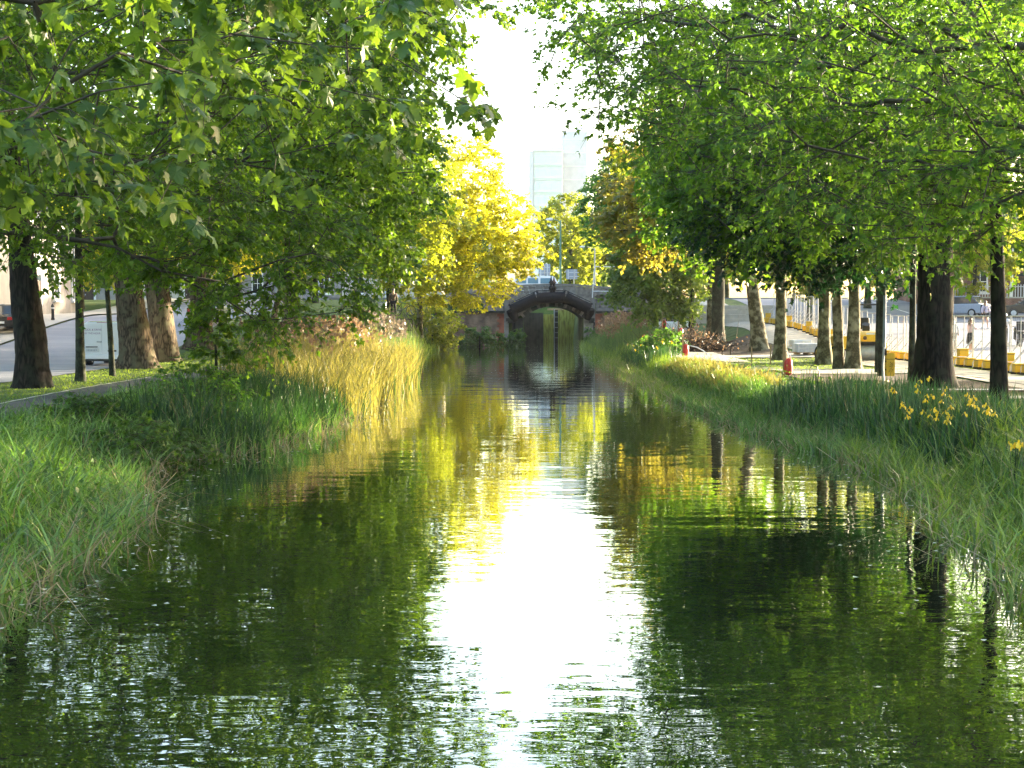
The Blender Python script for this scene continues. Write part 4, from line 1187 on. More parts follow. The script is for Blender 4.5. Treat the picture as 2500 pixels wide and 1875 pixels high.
# spandrel: stone face between the arch ring and the parapet
mb = MB()
N = 26
angs = [-A0 + 2 * A0 * i / N for i in range(N + 1)]
rows = []
for a in angs:
    x, z = arc(AR + RT * 0.9, a)
    rows.append((x, z, 4.42 - hump(x + BX)))
ex = [(-3.86, SPZ - 2.6, 4.42 - hump(-.36))] + [(-2.9, SPZ - 2.6, 4.42 - hump(.6))] 
pts_lo = [(-3.8, 2.0), (rows[0][0] - 0.001, rows[0][1])] + [(r[0], r[1]) for r in rows[1:-1]] + [(rows[-1][0] + 0.001, rows[-1][1]), (3.55, 2.0)]
poly = pts_lo + [(3.55, 4.42 - hump(3.55 + BX)), (2, 4.42 - hump(2 + BX)), (0, 4.42), (-2, 4.42 - hump(-2 + BX)), (-3.8, 4.42 - hump(-3.8 + BX))]
mb.prism(poly, 0.06, 0.5)
mb.build('spandrel_wall', M['stone'], br)
for i in range(23):
    a1 = -A0 + 2 * A0 * i / 23 + 0.004
    a2 = -A0 + 2 * A0 * (i + 1) / 23 - 0.004
    th = RT + rg.uniform(-.015, .015)
    q = [arc(AR, a1), arc(AR, a2), arc(AR + th, a2), arc(AR + th, a1)]
    m_ = MB().prism(q, rg.uniform(-.045, -.02), 0.45)
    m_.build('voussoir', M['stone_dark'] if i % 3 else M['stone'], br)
# barrel and inner walls
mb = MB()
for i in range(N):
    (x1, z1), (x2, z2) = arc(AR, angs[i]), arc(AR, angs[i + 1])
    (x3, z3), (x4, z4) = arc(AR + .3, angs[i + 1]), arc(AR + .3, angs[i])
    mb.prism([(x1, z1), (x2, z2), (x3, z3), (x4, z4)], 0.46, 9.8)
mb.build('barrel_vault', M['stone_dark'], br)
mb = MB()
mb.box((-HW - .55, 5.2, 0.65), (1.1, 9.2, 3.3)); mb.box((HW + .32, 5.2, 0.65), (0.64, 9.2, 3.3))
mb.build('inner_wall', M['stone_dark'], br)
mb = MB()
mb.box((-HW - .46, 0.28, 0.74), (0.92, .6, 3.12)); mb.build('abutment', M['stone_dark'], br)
mb = MB()
mb.box((HW + .32, 0.28, 0.74), (0.64, .6, 3.12)); mb.build('abutment', M['stone'], br)
# parapet: separate blocks and coping stones
for row, (z0, z1) in enumerate(((4.43, 4.72), (4.725, 5.02))):
    x = -9.5 + (0.27 if row else 0)
    while x < 9.0:
        w = rg.uniform(.45, .68)
        xm = x + w / 2
        dz = hump(xm + BX)
        MB().box((xm, 0.22 + rg.uniform(-.012, .012), (z0 + z1) / 2 - dz), (w - .015, .36, z1 - z0 - .012)).build('parapet_block', M['stone'] if rg.random() < .6 else M['stone_pale'], br)
        x += w
x = -9.5
while x < 9.0:
    w = rg.uniform(.95, 1.25); xm = x + w / 2
    ry = Matrix.Rotation(math.atan(0.025 * xm), 3, 'Y')
    MB().box((xm, 0.22, 5.115 - hump(xm + BX)), (w - .012, .52, .17), M=ry).build('coping_stone', M['stone_pale'], br)
    x += w
# pilasters, quoins, wing walls, ledges
MB().box((-3.97, .10, 1.55), (.38, .5, 4.5)).box((-3.97, .08, 3.84), (.46, .58, .12)).build('pilaster', M['stone_pale'], br)
MB().box((3.36, .10, 1.75), (.32, .5, 4.9)).box((3.36, .08, 4.23), (.42, .58, .12)).build('pilaster', M['stone_pale'], br)
for sx, x0 in ((-1, -4.17), (1, 3.53)):
    z = -0.5
    k = 0
    while z < 2.62:
        w = .58 if k % 2 else .42
        h_ = .225
        MB().box((x0 + sx * w / 2, .14 + rg.uniform(-.006, .006), z + h_ / 2), (w, .4, h_ - .006)).build('brick_quoin', M['brick_red'], br)
        z += h_; k += 1
MB().box((-8.9, .25, 1.05), (9.6, .4, 3.4)).build('wing_wall', M['brick_old'], br)
MB().box((7.8, .25, 1.05), (8.4, .4, 3.4)).build('wing_wall', M['brick_old'], br)
x = -13.1
while x < -4.3:
    MB().box((x + .45, .13, 2.83), (.885, .66, .14)).build('ledge_stone', M['stone_dark'], br); x += .9
x = 3.6
while x < 11.5:
    MB().box((x + .45, .13, 2.83), (.885, .66, .14)).build('ledge_stone', M['stone_dark'], br); x += .9
for (x0, x1, top, y_) in ((-5.9, -4.2, 3.78, .38), (3.6, 9.5, 4.30, .42), (-9.5, -5.95, 4.3, .9)):
    z = 2.905; row = 0
    while z < top - .1:
        x = x0 - (.2 if row % 2 else 0)
        while x < x1 - .05:
            w = min(rg.uniform(.4, .7), x1 - x)
            xs_ = max(x, x0)
            if x + w > xs_ + .05:
                MB().box(((xs_ + x + w) / 2, y_ + rg.uniform(-.01, .01), z + .14), (x + w - xs_ - .012, .3, .27)).build('wall_stone', M['stone'] if rg.random() < .5 else M['stone_pale'], br)
            x += w
        z += .282; row += 1
# roadway across
MB().box((3.0, 5.2, 3.82), (44, 9.1, .42)).build('deck', M['road'], br)
MB().box((-0.2, 9.9, 4.4), (18, .36, 1.1)).build('far_parapet', M['stone'], br)
MB().box((-3.6, -.14, 2.16), (.82, .5, .26)).box((-3.55, -.10, 1.96), (.6, .4, .16)).build('corbel', M['stone_dark'], br)
MB().box((3.2, -.14, 2.16), (.5, .5, .26)).box((3.2, -.10, 1.96), (.4, .4, .16)).build('corbel', M['stone_dark'], br)
MB().tube([(-3.3, -.12, -.3), (-3.3, -.12, 1.95)], .09, 10).build('drain_pipe', M['iron'], br, smooth=True)
MB().tube([(3.42, -.22, -.3), (3.42, -.22, 1.95)], .06, 10).build('drain_pipe', M['iron'], br, smooth=True)

# the big water main carried on the bridge face
pp = thing('water_main', 'fat black iron pipe in three lengths arching across the bridge face', 'pipe', (3.5, YB - .62, 0))
P0, P1, P2, P3 = Vector((-3.52, 0, 2.98)), Vector((-1.42, 0, 3.97)), Vector((.97, 0, 4.03)), Vector((2.98, 0, 3.08))
for a, b in ((P0, P1), (P1, P2), (P2, P3)):
    d = (b - a).normalized()
    MB().tube([a + d * .03, a + (b - a) * .5, b - d * .03], .46, 28).build('pipe_length', M['iron'], pp, smooth=True)


def flange(c, d, r, name='flange'):
    d = d.normalized()
    q = d.to_track_quat('Z', 'Y').to_matrix()
    m_ = MB().lathe([(r, -.05), (r, .05)], c, 28, q)
    for k in range(12):
        a = k * math.pi / 6
        o = q @ Vector((math.cos(a) * (r - .05), math.sin(a) * (r - .05), 0))
        m_.tube([c + o - d * .1, c + o + d * .1], .026, 6)
    m_.build(name, M['iron'], pp, smooth=True)


d01, d12, d23 = (P1 - P0).normalized(), (P2 - P1).normalized(), (P3 - P2).normalized()
for c, d in ((P0, d01), (P1 - d01 * .06, d01), (P1 + d12 * .06, d12), (P2 - d12 * .06, d12), (P2 + d23 * .06, d23), (P3, d23)):
    flange(c, d, .56)
MB().tube([P0 - d01 * .02, P0 + Vector((.10, .1, -.34)), P0 + Vector((.34, .3, -.86))], [.46, .44, .26], 24).build('elbow', M['iron'], pp, smooth=True)
MB().tube([P3 + d23 * .02, P3 + Vector((-.02, .1, -.34)), P3 + Vector((-.16, .3, -.86))], [.46, .44, .26], 24).build('elbow', M['iron'], pp, smooth=True)
up = Vector((0, 0, .60))
MB().tube([P0 + up + Vector((-.05, 0, -.02)), P1 + up * 1.02, P2 + up * 1.02, P3 + up + Vector((.1, 0, -.02))], .028, 8).build('guard_rail', M['iron'], pp, smooth=True)
for P_ in (P0 + (P1 - P0) * .3, P1, P2, P2 + (P3 - P2) * .6):
    MB().tube([P_ + Vector((0, 0, .42)), P_ + up * 1.02], .02, 6).build('rail_bracket', M['iron'], pp)
for dx, mt, lb in ((-.08, 'iron', 'dark cast iron finial standing on the crown of the black pipe'), (.12, 'rust_iron', 'rusty twin finial right behind the dark one on the pipe')):
    fn = thing('finial', lb, 'finial', (BX - .12 + dx * 1.2, YB - .62 + (0 if dx < 0 else .22), 4.46))
    MB().lathe([(.11, 0), (.13, .06), (.09, .12), (.17, .22), (.22, .36), (.20, .46), (.10, .56), (.09, .64), (.15, .70), (.12, .76)], n=16).build('urn', M['iron'], fn, smooth=True)
    MB().lathe([(.19, .76), (.21, .82), (.13, .92), (.10, 1.0), (.06, 1.14), (.035, 1.3), (.008, 1.42)], n=16).build('spire', M[mt], fn, smooth=True)

# lock gates behind the arch
lg = thing('lock_gate', 'mossy wet lock gate glimpsed through the bridge arch', 'lock gate', (3.5, 136.3, 0))
for i in range(6):
    MB().box((.92 + .3 * i + .15, .02 * (i % 2), 1.2), (.288, .22, 3.6 + .05 * ((i * 7) % 3))).build('gate_plank', M['moss_wood'], lg)
for i in range(2):
    MB().box((-.45 + .5 * i + .22, 0, 1.0), (.48, .24, 3.2)).build('gate_plank', M['moss_wood'], lg)
MB().box((.70, .3, 1.1), (.42, .2, 3.9)).build('ladder_slot', M['black_plastic'], lg)  # black box stands in for the dark slot behind the rungs
for k in range(6):
    MB().box((.72, .16, .35 + .5 * k), (.36, .04, .05)).build('ladder_rung', M['galv'], lg)
for i in range(7):
    MB().box((-2.5 + .29 * i + .14, .7 + .02 * (i % 2), 1.0), (.28, .2, 3.5)).build('gate_plank', M['stone_dark'], lg)
MB().box((1.6, .1, 3.1), (3.4, .3, .2)).build('balance_beam', M['timber'], lg)
MB().tube([(.55, -.1, -.4), (.55, -.1, 3.1)], .05, 8).build('guide_pole', M['galv'], lg)
mb = MB()
mb.box((.15, 141, 1.2), (1.5, 17.5, 4.6)); mb.box((6.85, 141, 1.2), (1.3, 17.5, 4.6))
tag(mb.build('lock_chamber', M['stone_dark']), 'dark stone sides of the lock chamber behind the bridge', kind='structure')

# ------------------------------------------------------------------ on and around the bridge
DZ = 4.04
vb = thing('passing_van', 'white van with pale blue windows crossing the bridge behind the parapet', 'van', (2.5, 126, DZ))
MB().prism([(-2.3, .35), (1.95, .35), (2.0, 1.0), (1.6, 1.25), (1.25, 1.86), (1.05, 1.94), (-2.25, 1.94), (-2.32, 1.6)], -.9, .9).build('body', M['white_paint'], vb, bevel=.05)
for x0, x1 in ((-2.1, -1.25), (-1.1, -.2), (0.0, .95)):
    MB().box(((x0 + x1) / 2, -.91, 1.52), (x1 - x0, .03, .46)).build('window', M['glass_blue'], vb, bevel=.01)
for x0 in (-1.45, 1.25):
    w_ = MB().lathe([(.31, -.1), (.31, .1)], (x0, -.8, .31), 20, Matrix.Rotation(math.pi / 2, 3, 'X')).build('wheel', M['rubber'], vb)
    MB().lathe([(.18, -.12), (.18, .12)], (x0, -.8, .31), 16, Matrix.Rotation(math.pi / 2, 3, 'X')).build('rim', M['galv'], w_)


def pole(name, label, x, y, z0, h, r, mat, arm=None, cat='lamp post'):
    t = thing(name, label, cat, (x, y, z0))
    MB().tube([(0, 0, 0), (0, 0, h * .3), (0, 0, h)], [r * 1.25, r, r * .75], 12).build('post', M[mat], t, smooth=True)
    MB().lathe([(r * 1.7, 0), (r * 1.7, .5), (r * 1.2, .56)], n=12).build('base', M[mat], t, smooth=True)
    if arm:
        MB().tube([(0, 0, h - .3), (arm * .3, 0, h), (arm, 0, h + .1)], r * .5, 8).build('arm', M[mat], t, smooth=True)
        MB().lathe([(.05, -.3), (.11, -.15), (.12, .2), (.06, .36)], (arm * 1.15, 0, h + .08), 10, Matrix.Rotation(math.pi / 2, 3, 'Y')).build('lamp_head', M['white_matt'], t, smooth=True)
    return t


pole('street_lamp', 'tall green lamp post standing on the bridge', 4.36, 128, DZ - .3, 7.3, .10, 'green_post', -.9)
pole('street_lamp', 'grey post behind the white barrier frame right of the bridge', 7.85, 135, 3.5, 5.4, .09, 'galv', -1.0)
pole('street_lamp', 'white post hidden among the golden leaves', -2.0, 127, 3.5, 9.3, .09, 'steel_white', .8)
for x0, x1, z0, z1, px_, lb in ((2.4, 3.47, 6.1, 7.15, 2.95, 'larger grey road sign seen from behind above the white van'), (4.9, 5.9, 5.78, 6.68, 5.6, 'smaller lilac grey road sign seen from behind on one post')):
    t = thing('road_sign', lb, 'road sign', (px_, 128.6, DZ - .3))
    b0 = DZ - .3
    MB().box(((x0 + x1) / 2 - px_, .03, (z0 + z1) / 2 - b0), (x1 - x0, .02, z1 - z0)).build('sign_panel', M['sign_back'], t, bevel=.004)
    for xx in (x0 + .18 * (x1 - x0), x0 + .74 * (x1 - x0)):
        MB().box((xx - px_, 0, (z0 + z1) / 2 - b0), (.09, .04, z1 - z0)).build('stiffener', M['sign_rail'], t)
    MB().tube([(0, -.05, 0), (0, -.05, z1 - b0 - .1)], .045, 10).build('post', M['galv'], t)
    for zz in (z0 + .25, z1 - .3):
        MB().box((0, -.02, zz - b0), (x1 - x0 - .1, .03, .06)).build('clamp', M['sign_rail'], t)
t = thing('crowd_barrier', 'white tubular barrier frame at the right end of the parapet', 'barrier', (6.75, 119.2, 3.7))
MB().tube([(-.02, 0, .3), (.12, 0, 2.6), (.22, 0, 2.9), (3.4, 0, 2.9), (3.5, 0, 2.7), (3.5, 0, .3)], .035, 8).build('frame_tube', M['steel_white'], t, smooth=True)
MB().tube([(0, 0, .85), (3.5, 0, .85)], .035, 8).build('cross_rail', M['steel_white'], t)
MB().tube([(1.7, 0, .85), (1.7, 0, 2.9)], .02, 8).build('upright', M['steel_white'], t)

# ------------------------------------------------------------------ towers far behind
K4 = F_PX / 420
tw = thing('office_tower', 'pale glass fronted office tower fading into the bright sky', 'tower', (10.6, 420, 0))
bx, by = 10.6, 420
MB().box((0, 8, 25.5), (8.7, 14, 51)).build('wall', M['tower_pale'], tw)
MB().box((-4.95, 6, 25.2), (1.15, 12, 50.4)).build('stair_slab', M['tower_grey'], tw)
for s in range(12):
    for c in range(5):
        x0 = -4.1 + 1.66 * c
        f_ = MB().box((x0 + .78, .90, 49.0 - 4 * s - 1.6), (1.5, .12, 3.0)).build('window', M['glass_tower'], tw)
for c in range(6):
    MB().box((-4.18 + 1.66 * c, .84, 25), (.14, .3, 50)).build('mullion', M['tower_pale'], tw)
for s in range(12):
    MB().box((0, .80, 50.6 - 4 * s), (8.6, .3, .5)).build('floor_band', M['tower_pale'], tw)
mb = MB()
for a, b in (((-3, 3, 51), (-3, 3, 53.2)), ((-1, 3, 51), (-1, 3, 53.2)), ((1.5, 3, 51), (1.5, 3, 53.2)), ((-3, 3, 53.2), (1.5, 3, 53.2)), ((-3, 3, 52.2), (1.5, 3, 52.2)), ((3.9, 3, 51), (3.9, 3, 53.4))):
    mb.bar(a, b, .1)
mb.build('roof_railing', M['tower_grey'], tw)
MB().box((2.6, 5, 51.4), (3, 3, .8)).build('roof_plant', M['tower_grey'], tw)
t2 = thing('office_block', 'plain lilac grey tower block joined to the right of the glass tower', 'tower', (18.8, 425, 0))
MB().box((0, 8, 28.4), (7.2, 14, 56.8)).build('wall', M['tower_grey'], t2)
for s in range(13):
    MB().box((0, .96, 54.5 - 4 * s), (7.0, .1, .25)).build('floor_band', M['tower_pale'], t2)
MB().box((2, 6, 57.6), (3, 4, 1.6)).build('roof_plant', M['tower_grey'], t2)

# ------------------------------------------------------------------ terraces
def house(name, label, side, xf, y0, y1, h, mat, group, depth=8, door_at=.2, storeys=2, nwin=3, wmat='white_matt', roof=2.6, rot=0.0, pos=None):
    """a house whose street front is the plane x = xf; side -1: stands left of the front, +1: right of it"""
    ym, L = (y0 + y1) / 2, y1 - y0
    z0 = float(gz(xf + side, ym))
    if pos:
        z0 = float(gz(pos[0], pos[1]))
    t = thing(name, label, 'house', (pos[0], pos[1], z0) if pos else (xf, ym, z0), rot, group)
    MB().box((side * depth / 2, 0, h / 2 - .4), (depth, L - .02, h + .8)).build('wall', M[mat], t)
    rf = MB().prism([(-.3, h), (depth / 2, h + roof), (depth + .3, h)], -L / 2, L / 2, M=Matrix.Scale(side, 3, Vector((1, 0, 0)))).build('roof', M['slate'], t)
    MB().box((side * depth * .5, L * .42, h + roof + .3), (1.6, .8, 1.5)).build('chimney', M[mat], rf)
    MB().box((-side * .06, 0, h - .12), (.2, L - .1, .22)).build('gutter', M['white_matt'], t)
    sh = (h - .4) / storeys
    for s in range(storeys):
        for k in range(nwin):
            yy = -L / 2 + L * (k + .5) / nwin
            zc = .4 + sh * s + sh * .52
            if s == 0 and abs((k + .5) / nwin - door_at) < .5 / nwin:
                d_ = MB().box((-side * .03, yy, 1.1), (.1, 1.0, 2.2)).build('door', M['timber_dark'] if nwin % 2 else M['green_post'], t)
                MB().box((-side * .05, yy, 2.4), (.12, 1.2, .3)).build('fanlight', M['glass_dark'], t)
                MB().box((-side * .10, yy + .35, 1.1), (.06, .06, .14)).build('handle', M['galv'], d_)
                for e in (-1, 1):
                    MB().box((-side * .05, yy + e * .62, 1.3), (.16, .2, 2.6)).build('door_jamb', M[wmat], t)
                continue
            wh, ww = sh * .58, 1.1
            w_ = MB().box((side * .02, yy, zc), (.1, ww, wh)).build('window', M['glass_dark'], t)
            fr = MB()
            for e in (-1, 1):
                fr.box((-side * .045, yy + e * ww / 2, zc), (.09, .12, wh + .12)); fr.box((-side * .045, yy, zc + e * wh / 2), (.088, ww - .12, .12))
            fr.box((-side * .04, yy, zc), (.07, ww - .12, .06)); fr.box((-side * .036, yy, zc), (.06, .05, wh - .12))
            fr.build('frame', M[wmat], w_)
            MB().box((-side * .1, yy, zc - wh / 2 - .12), (.22, ww + .3, .12)).build('sill', M[wmat], w_)
    return t


ys_ = [44, 55, 66, 77, 88.5, 100, 112, 124]
for i in range(5):
    house('terraced_house', ['grey rendered house at the left frame edge before the dark bollard', 'cream house across the left road behind the slim trunks', 'grey house across the road behind the white van',
                             'cream house seen left of the sunlit thick trunk', 'grey house with white window surrounds by the bollard', 'cream house near the end of the left road', 'last grey house of the left terrace'][i], -1, -30.2, ys_[i], ys_[i + 1], 6.6 if i % 2 else 6.0,
          'render_cream' if i % 2 else 'render_grey', 'houses of the left terrace', door_at=.5 if i % 2 else .17, nwin=3)
for i in range(2):
    house('brick_house', ['red brick house seen between the thick and the slim right trunk', 'red brick house cut by the right frame edge'][i],
          1, 0, -4.6, 4.6, 6.0, 'brick_house', 'houses across the right street', door_at=.17, nwin=3, rot=math.pi / 2, pos=(36.5 + 9.3 * i, 111))
for i in range(6):
    house('far_house', ['pale far house left of the golden tree', 'grey far house behind the far end of the towpath', 'pale far house at the head of the left road', 'grey far house behind the thick left trunks', 'pale far house behind the white van', 'grey far house at far left'][i],
          1, 0, -5.2, 5.2, 7.5, 'render_grey' if i % 2 else 'render_cream', 'far houses beyond the bridge road', door_at=.5, nwin=3, rot=math.pi / 2, pos=(-12.5 - 10.5 * i, 148))
# railings on a plinth before the brick houses
for i in range(2):
    x0 = 34.5 + i * 7.2
    z0 = float(gz(x0, 104))
    t = thing('railing', ['white spiked railing on a brick plinth beyond the walking woman', 'white spiked railing on a brick plinth by the right frame edge'][i], 'railing', (x0, 104, z0), math.pi / 2, 'railings before the brick houses')
    MB().box((0, 0, .4), (.3, 6.8, 1.4)).build('plinth', M['brick_house'], t)
    MB().box((0, 0, 1.15), (.36, 6.8, .1)).build('coping', M['concrete'], t)
    mb = MB()
    for k in range(34):
        mb.bar((0, -3.3 + .2 * k, 1.2), (0, -3.3 + .2 * k, 2.1), .05)
    tag(mb.build('spikes', M['steel_white'], t), kind='stuff')
    MB().bar((0, -3.4, 1.95), (0, 3.4, 1.95), .05).build('top_rail', M['steel_white'], t)

# ------------------------------------------------------------------ wheels
def wheel(parent, c, r, w, axis='X', rim='galv', name='wheel'):
    R = Matrix.Rotation(math.pi / 2, 3, 'Y' if axis == 'X' else 'X')
    wv = MB().lathe([(r * .62, -w / 2), (r * .94, -w / 2), (r, -w * .3), (r, w * .3), (r * .94, w / 2), (r * .62, w / 2)], c, 24, R).build(name, M['rubber'], parent, smooth=True)
    MB().lathe([(r * .2, -w * .54), (r * .6, -w * .5), (r * .6, w * .5), (r * .2, w * .54)], c, 18, R).build('rim', M[rim], wv, smooth=True)
    return wv


def lettering(text, parent, loc, size, rot, mat, name='lettering', align='CENTER'):
    cu = bpy.data.curves.new(name, 'FONT')
    cu.body = text
    cu.size = size
    cu.align_x = align
    cu.extrude = 0.002
    cu.materials.append(M[mat])
    tmp = bpy.data.objects.new('text', cu)
    me = bpy.data.meshes.new_from_object(tmp)
    bpy.data.objects.remove(tmp)
    o = bpy.data.objects.new(name, me)
    COL.objects.link(o)
    o.parent = parent
    o.location = loc
    o.rotation_euler = rot
    return o


# ------------------------------------------------------------------ the white van on the left road
van = thing('delivery_van', 'white delivery van with purple lettering on its rear doors, seen from behind', 'van', (-17.38, 60.3, float(gz(-17.4, 61)) + .03))
def vsec(hw, z0, z1, tum, rr=.14):
    """half-rounded van cross-section, as a closed ring of (x, z)"""
    out = [(-hw * .92, z0), (hw * .92, z0), (hw, z0 + .12), (hw, z0 + (z1 - z0) * .45)]
    tx = hw - tum
    out += [(tx + .02, z1 - rr * 1.1), (tx - rr * .3, z1 - rr * .3), (tx - rr * 1.1, z1)]
    return out + [(-x, z) for x, z in reversed(out[2:])]
secs = [(0.0, vsec(.90, .30, 1.80, .10)), (.05, vsec(.925, .26, 1.85, .10)), (.5, vsec(.925, .24, 1.88, .10)), (2.6, vsec(.925, .24, 1.88, .10)), (3.1, vsec(.92, .24, 1.70, .13)), (3.62, vsec(.91, .24, 1.16, .08)), (4.2, vsec(.87, .26, .98, .08)), (4.4, vsec(.78, .32, .80, .06))]
mb = MB()
nv = len(secs[0][1])
for yv, ring in secs:
    mb.v += [(x, yv, z) for x, z in ring]
for i in range(len(secs) - 1):
    for k in range(nv):
        mb.f.append((i * nv + k, i * nv + (k + 1) % nv, (i + 1) * nv + (k + 1) % nv, (i + 1) * nv + k))
mb.f.append(tuple(range(nv))); mb.f.append(tuple((len(secs) - 1) * nv + k for k in reversed(range(nv))))
mb.build('body', M['white_paint'], van, smooth=True)
for sx, x0, x1 in ((-1, -.80, -.035), (1, -.025, .80)):
    dz = MB().prism([(x0, .50), (x1, .50), (x1, 1.78), (x0 + (.1 if sx < 0 else 0), 1.78), (x0, 1.66)] if sx < 0 else [(x0, .50), (x1, .50), (x1, 1.66), (x1 - .1, 1.78), (x0, 1.78)], -.022, .03).build('rear_door', M['white_paint'], van, bevel=.012)
    for zz in (.75, 1.45):
        MB().box((sx * .82, -.015, zz), (.05, .05, .14)).build('hinge', M['white_matt'], dz)
    if sx < 0:
        MB().box((-.14, -.045, 1.02), (.2, .05, .06)).build('handle', M['galv'], dz, bevel=.01)
        pl_ = MB().box((-.46, -.034, .66), (.56, .025, .15)).build('number_plate', M['white_matt'], dz, bevel=.006)
        for k in range(7):
            MB().box((-.66 + .065 * k, -.049, .66), (.03, .006, .07)).build('plate_character', M['sign_back'], pl_)
        MB().box((-.46, -.045, .80), (.5, .04, .04)).build('plate_lamp', M['black_plastic'], dz)
        lettering('CLICK & DRIVE', dz, (-.42, -.026, 1.49), .115, (math.pi / 2, 0, 0), 'lettering')
        lettering('BY THE HOUR', dz, (-.42, -.026, 1.34), .105, (math.pi / 2, 0, 0), 'lettering')
    else:
        MB().box((.4, -.035, .63), (.36, .02, .06)).build('badge_strip', M['black_plastic'], dz)
    tl = MB().prism([(sx * .915, .72), (sx * .80, .72), (sx * .815, 1.02), (sx * .84, 1.12), (sx * .915, 1.12)], -.03, .12).build('tail_light', M['red_lens'], van, bevel=.01)
    MB().box((sx * .865, -.028, .92), (.07, .012, .1)).build('lamp_segment', M['white_matt'], tl)
MB().box((0, -.02, .38), (1.72, .14, .2)).build('bumper', M['white_paint'], van, bevel=.03)
MB().box((0, .1, .24), (1.5, .2, .1)).build('tow_guard', M['black_plastic'], van)
MB().box((0, .035, 1.825), (.5, .03, .03)).build('brake_light', M['red_lens'], van)
for sx in (-1, 1):
    for yv in (.85, 3.55):
        wheel(van, (sx * .80, yv, .31), .31, .2)
        MB().lathe([(.37, -.02), (.37, .02)], (sx * .905, yv, .33), 20, Matrix.Rotation(math.pi / 2, 3, 'Y')).build('wheel_arch', M['black_plastic'], van)
    MB().prism([(2.75, 1.12), (3.45, 1.12), (3.0, 1.62), (2.75, 1.64)], sx * .87, sx * .925, axis='X').build('side_window', M['glass_dark'], van)
    mr = MB().box((sx * 1.02, 3.25, 1.2), (.2, .1, .26)).build('mirror', M['black_plastic'], van, bevel=.02)
    MB().box((sx * .93, 1.6, .92), (.02, 1.6, .05)).build('side_strip', M['black_plastic'], van)
MB().prism([(3.0, 1.66), (3.6, 1.16), (3.66, 1.18), (3.06, 1.70)], -.78, .78, axis='X').build('windscreen', M['glass_dark'], van)


def car(name, label, x, y, rz, paint, z=None, group=None):
    t = thing(name, label, 'car', (x, y, (float(gz(x, y)) + .03) if z is None else z), rz, group)
    MB().prism([(-2.1, .28), (2.1, .28), (2.15, .6), (1.95, .82), (1.0, .92), (-1.75, .96), (-2.12, .86)], -.86, .86, axis='X').build('body', M[paint], t, bevel=.06)
    MB().prism([(-1.75, .95), (1.0, .91), (.35, 1.42), (-1.25, 1.45)], -.72, .72, axis='X').build('cabin', M['glass_dark'], t, bevel=.05)
    MB().prism([(-1.28, 1.44), (.38, 1.41), (.2, 1.48), (-1.1, 1.50)], -.70, .70, axis='X').build('roof', M[paint], t, bevel=.02)
    for sx in (-1, 1):
        for yv in (-1.3, 1.3):
            wheel(t, (sx * .78, yv, .31), .31, .19)
        MB().box((sx * .6, -2.12, .72), (.36, .06, .16)).build('tail_light', M['red_lens'], t, bevel=.01)
        MB().box((sx * .6, 2.1, .66), (.36, .06, .14)).build('headlight', M['white_matt'], t, bevel=.01)
    MB().box((0, -2.13, .5), (.5, .04, .12)).build('number_plate', M['white_matt'], t)
    return t


car('parked_car', 'dark car cut by the left frame edge on the left road', -30.9 + 3.0, 79.5, 0, 'black_gloss')
car('parked_car', 'dark parked car glimpsed between leaves right of the thick left trunks', -17.9, 84, 0, 'black_gloss')
car('parked_car', 'white car behind the brushwood and copper tree at mid right', 11.5, 103, 1.2, 'white_paint')
car('parked_car', 'grey car parked beyond the fence behind the thick right trunk', 31.5, 100, 0.8, 'sign_back')
car('parked_car', 'dark car parked before the brick houses at far right', 36.5, 100, 1.4, 'black_gloss')

# bollard
for x, y, lb in ((-27.3, 84.5, 'black bollard with a white band left of the leaning dark trunk'), (-27.3, 60.5, 'black bollard beyond the white van')):
    t = thing('bollard', lb, 'bollard', (x, y, float(gz(x, y)) + .12))
    MB().lathe([(.11, 0), (.11, .1), (.09, .12), (.085, .78), (.1, .8), (.1, .84), (.085, .88), (.05, .95), (.01, .97)], n=14).build('post', M['black_plastic'], t, smooth=True)
    MB().lathe([(.094, .66), (.094, .76)], n=14).build('band', M['white_matt'], t)

# ------------------------------------------------------------------ towpath things near the bridge
z91 = float(gz(-7.9, 91))
t = thing('rail_frame', 'black tubular rail frame beside the towpath before the bridge', 'railing', (-6.9, 90, float(gz(-6.9, 90)) - .6))
MB().tube([(-.62, 0, -.3), (-.62, 0, 1.55), (-.55, 0, 1.65), (.55, 0, 1.65), (.62, 0, 1.55), (.62, 0, -.3)], .035, 8).build('hoop', M['black_plastic'], t, smooth=True)
MB().tube([(-.62, 0, .95), (.62, 0, .95)], .028, 8).build('cross_rail', M['black_plastic'], t)
t = thing('bicycle', 'dark bicycle standing beside the man on the towpath', 'bicycle', (-6.95, 91.4, z91 + .03), 0.5)
for xx in (-.5, .5):
    R = Matrix.Rotation(math.pi / 2, 3, 'X')
    pts = [(xx + .33 * math.cos(a), 0, .34 + .33 * math.sin(a)) for a in np.linspace(0, 2 * math.pi, 25)]
    w_ = MB().tube(pts, .02, 6, False).build('wheel', M['rubber'], t, smooth=True)
    mb = MB()
    for k in range(8):
        a = k * math.pi / 8
        mb.tube([(xx + .31 * math.cos(a), 0, .34 + .31 * math.sin(a)), (xx - .31 * math.cos(a), 0, .34 - .31 * math.sin(a))], .004, 4)
    mb.build('spokes', M['galv'], w_)
mb = MB()
for a, b in (((-.5, 0, .34), (-.12, 0, .36)), ((-.12, 0, .36), (-.2, 0, .84)), ((-.2, 0, .8), (.36, 0, .82)), ((-.12, 0, .36), (.37, 0, .78)), ((-.5, 0, .34), (-.2, 0, .78)), ((.35, 0, .9), (.5, 0, .34))):
    mb.tube([a, b], .018, 6)
mb.build('frame', M['black_gloss'], t)
MB().tube([(.3, -.28, .95), (.36, -.1, .98), (.36, .1, .98), (.3, .28, .95)], .014, 6).tube([(.35, 0, .88), (.36, 0, .98)], .014, 6).build('handlebar', M['galv'], t)
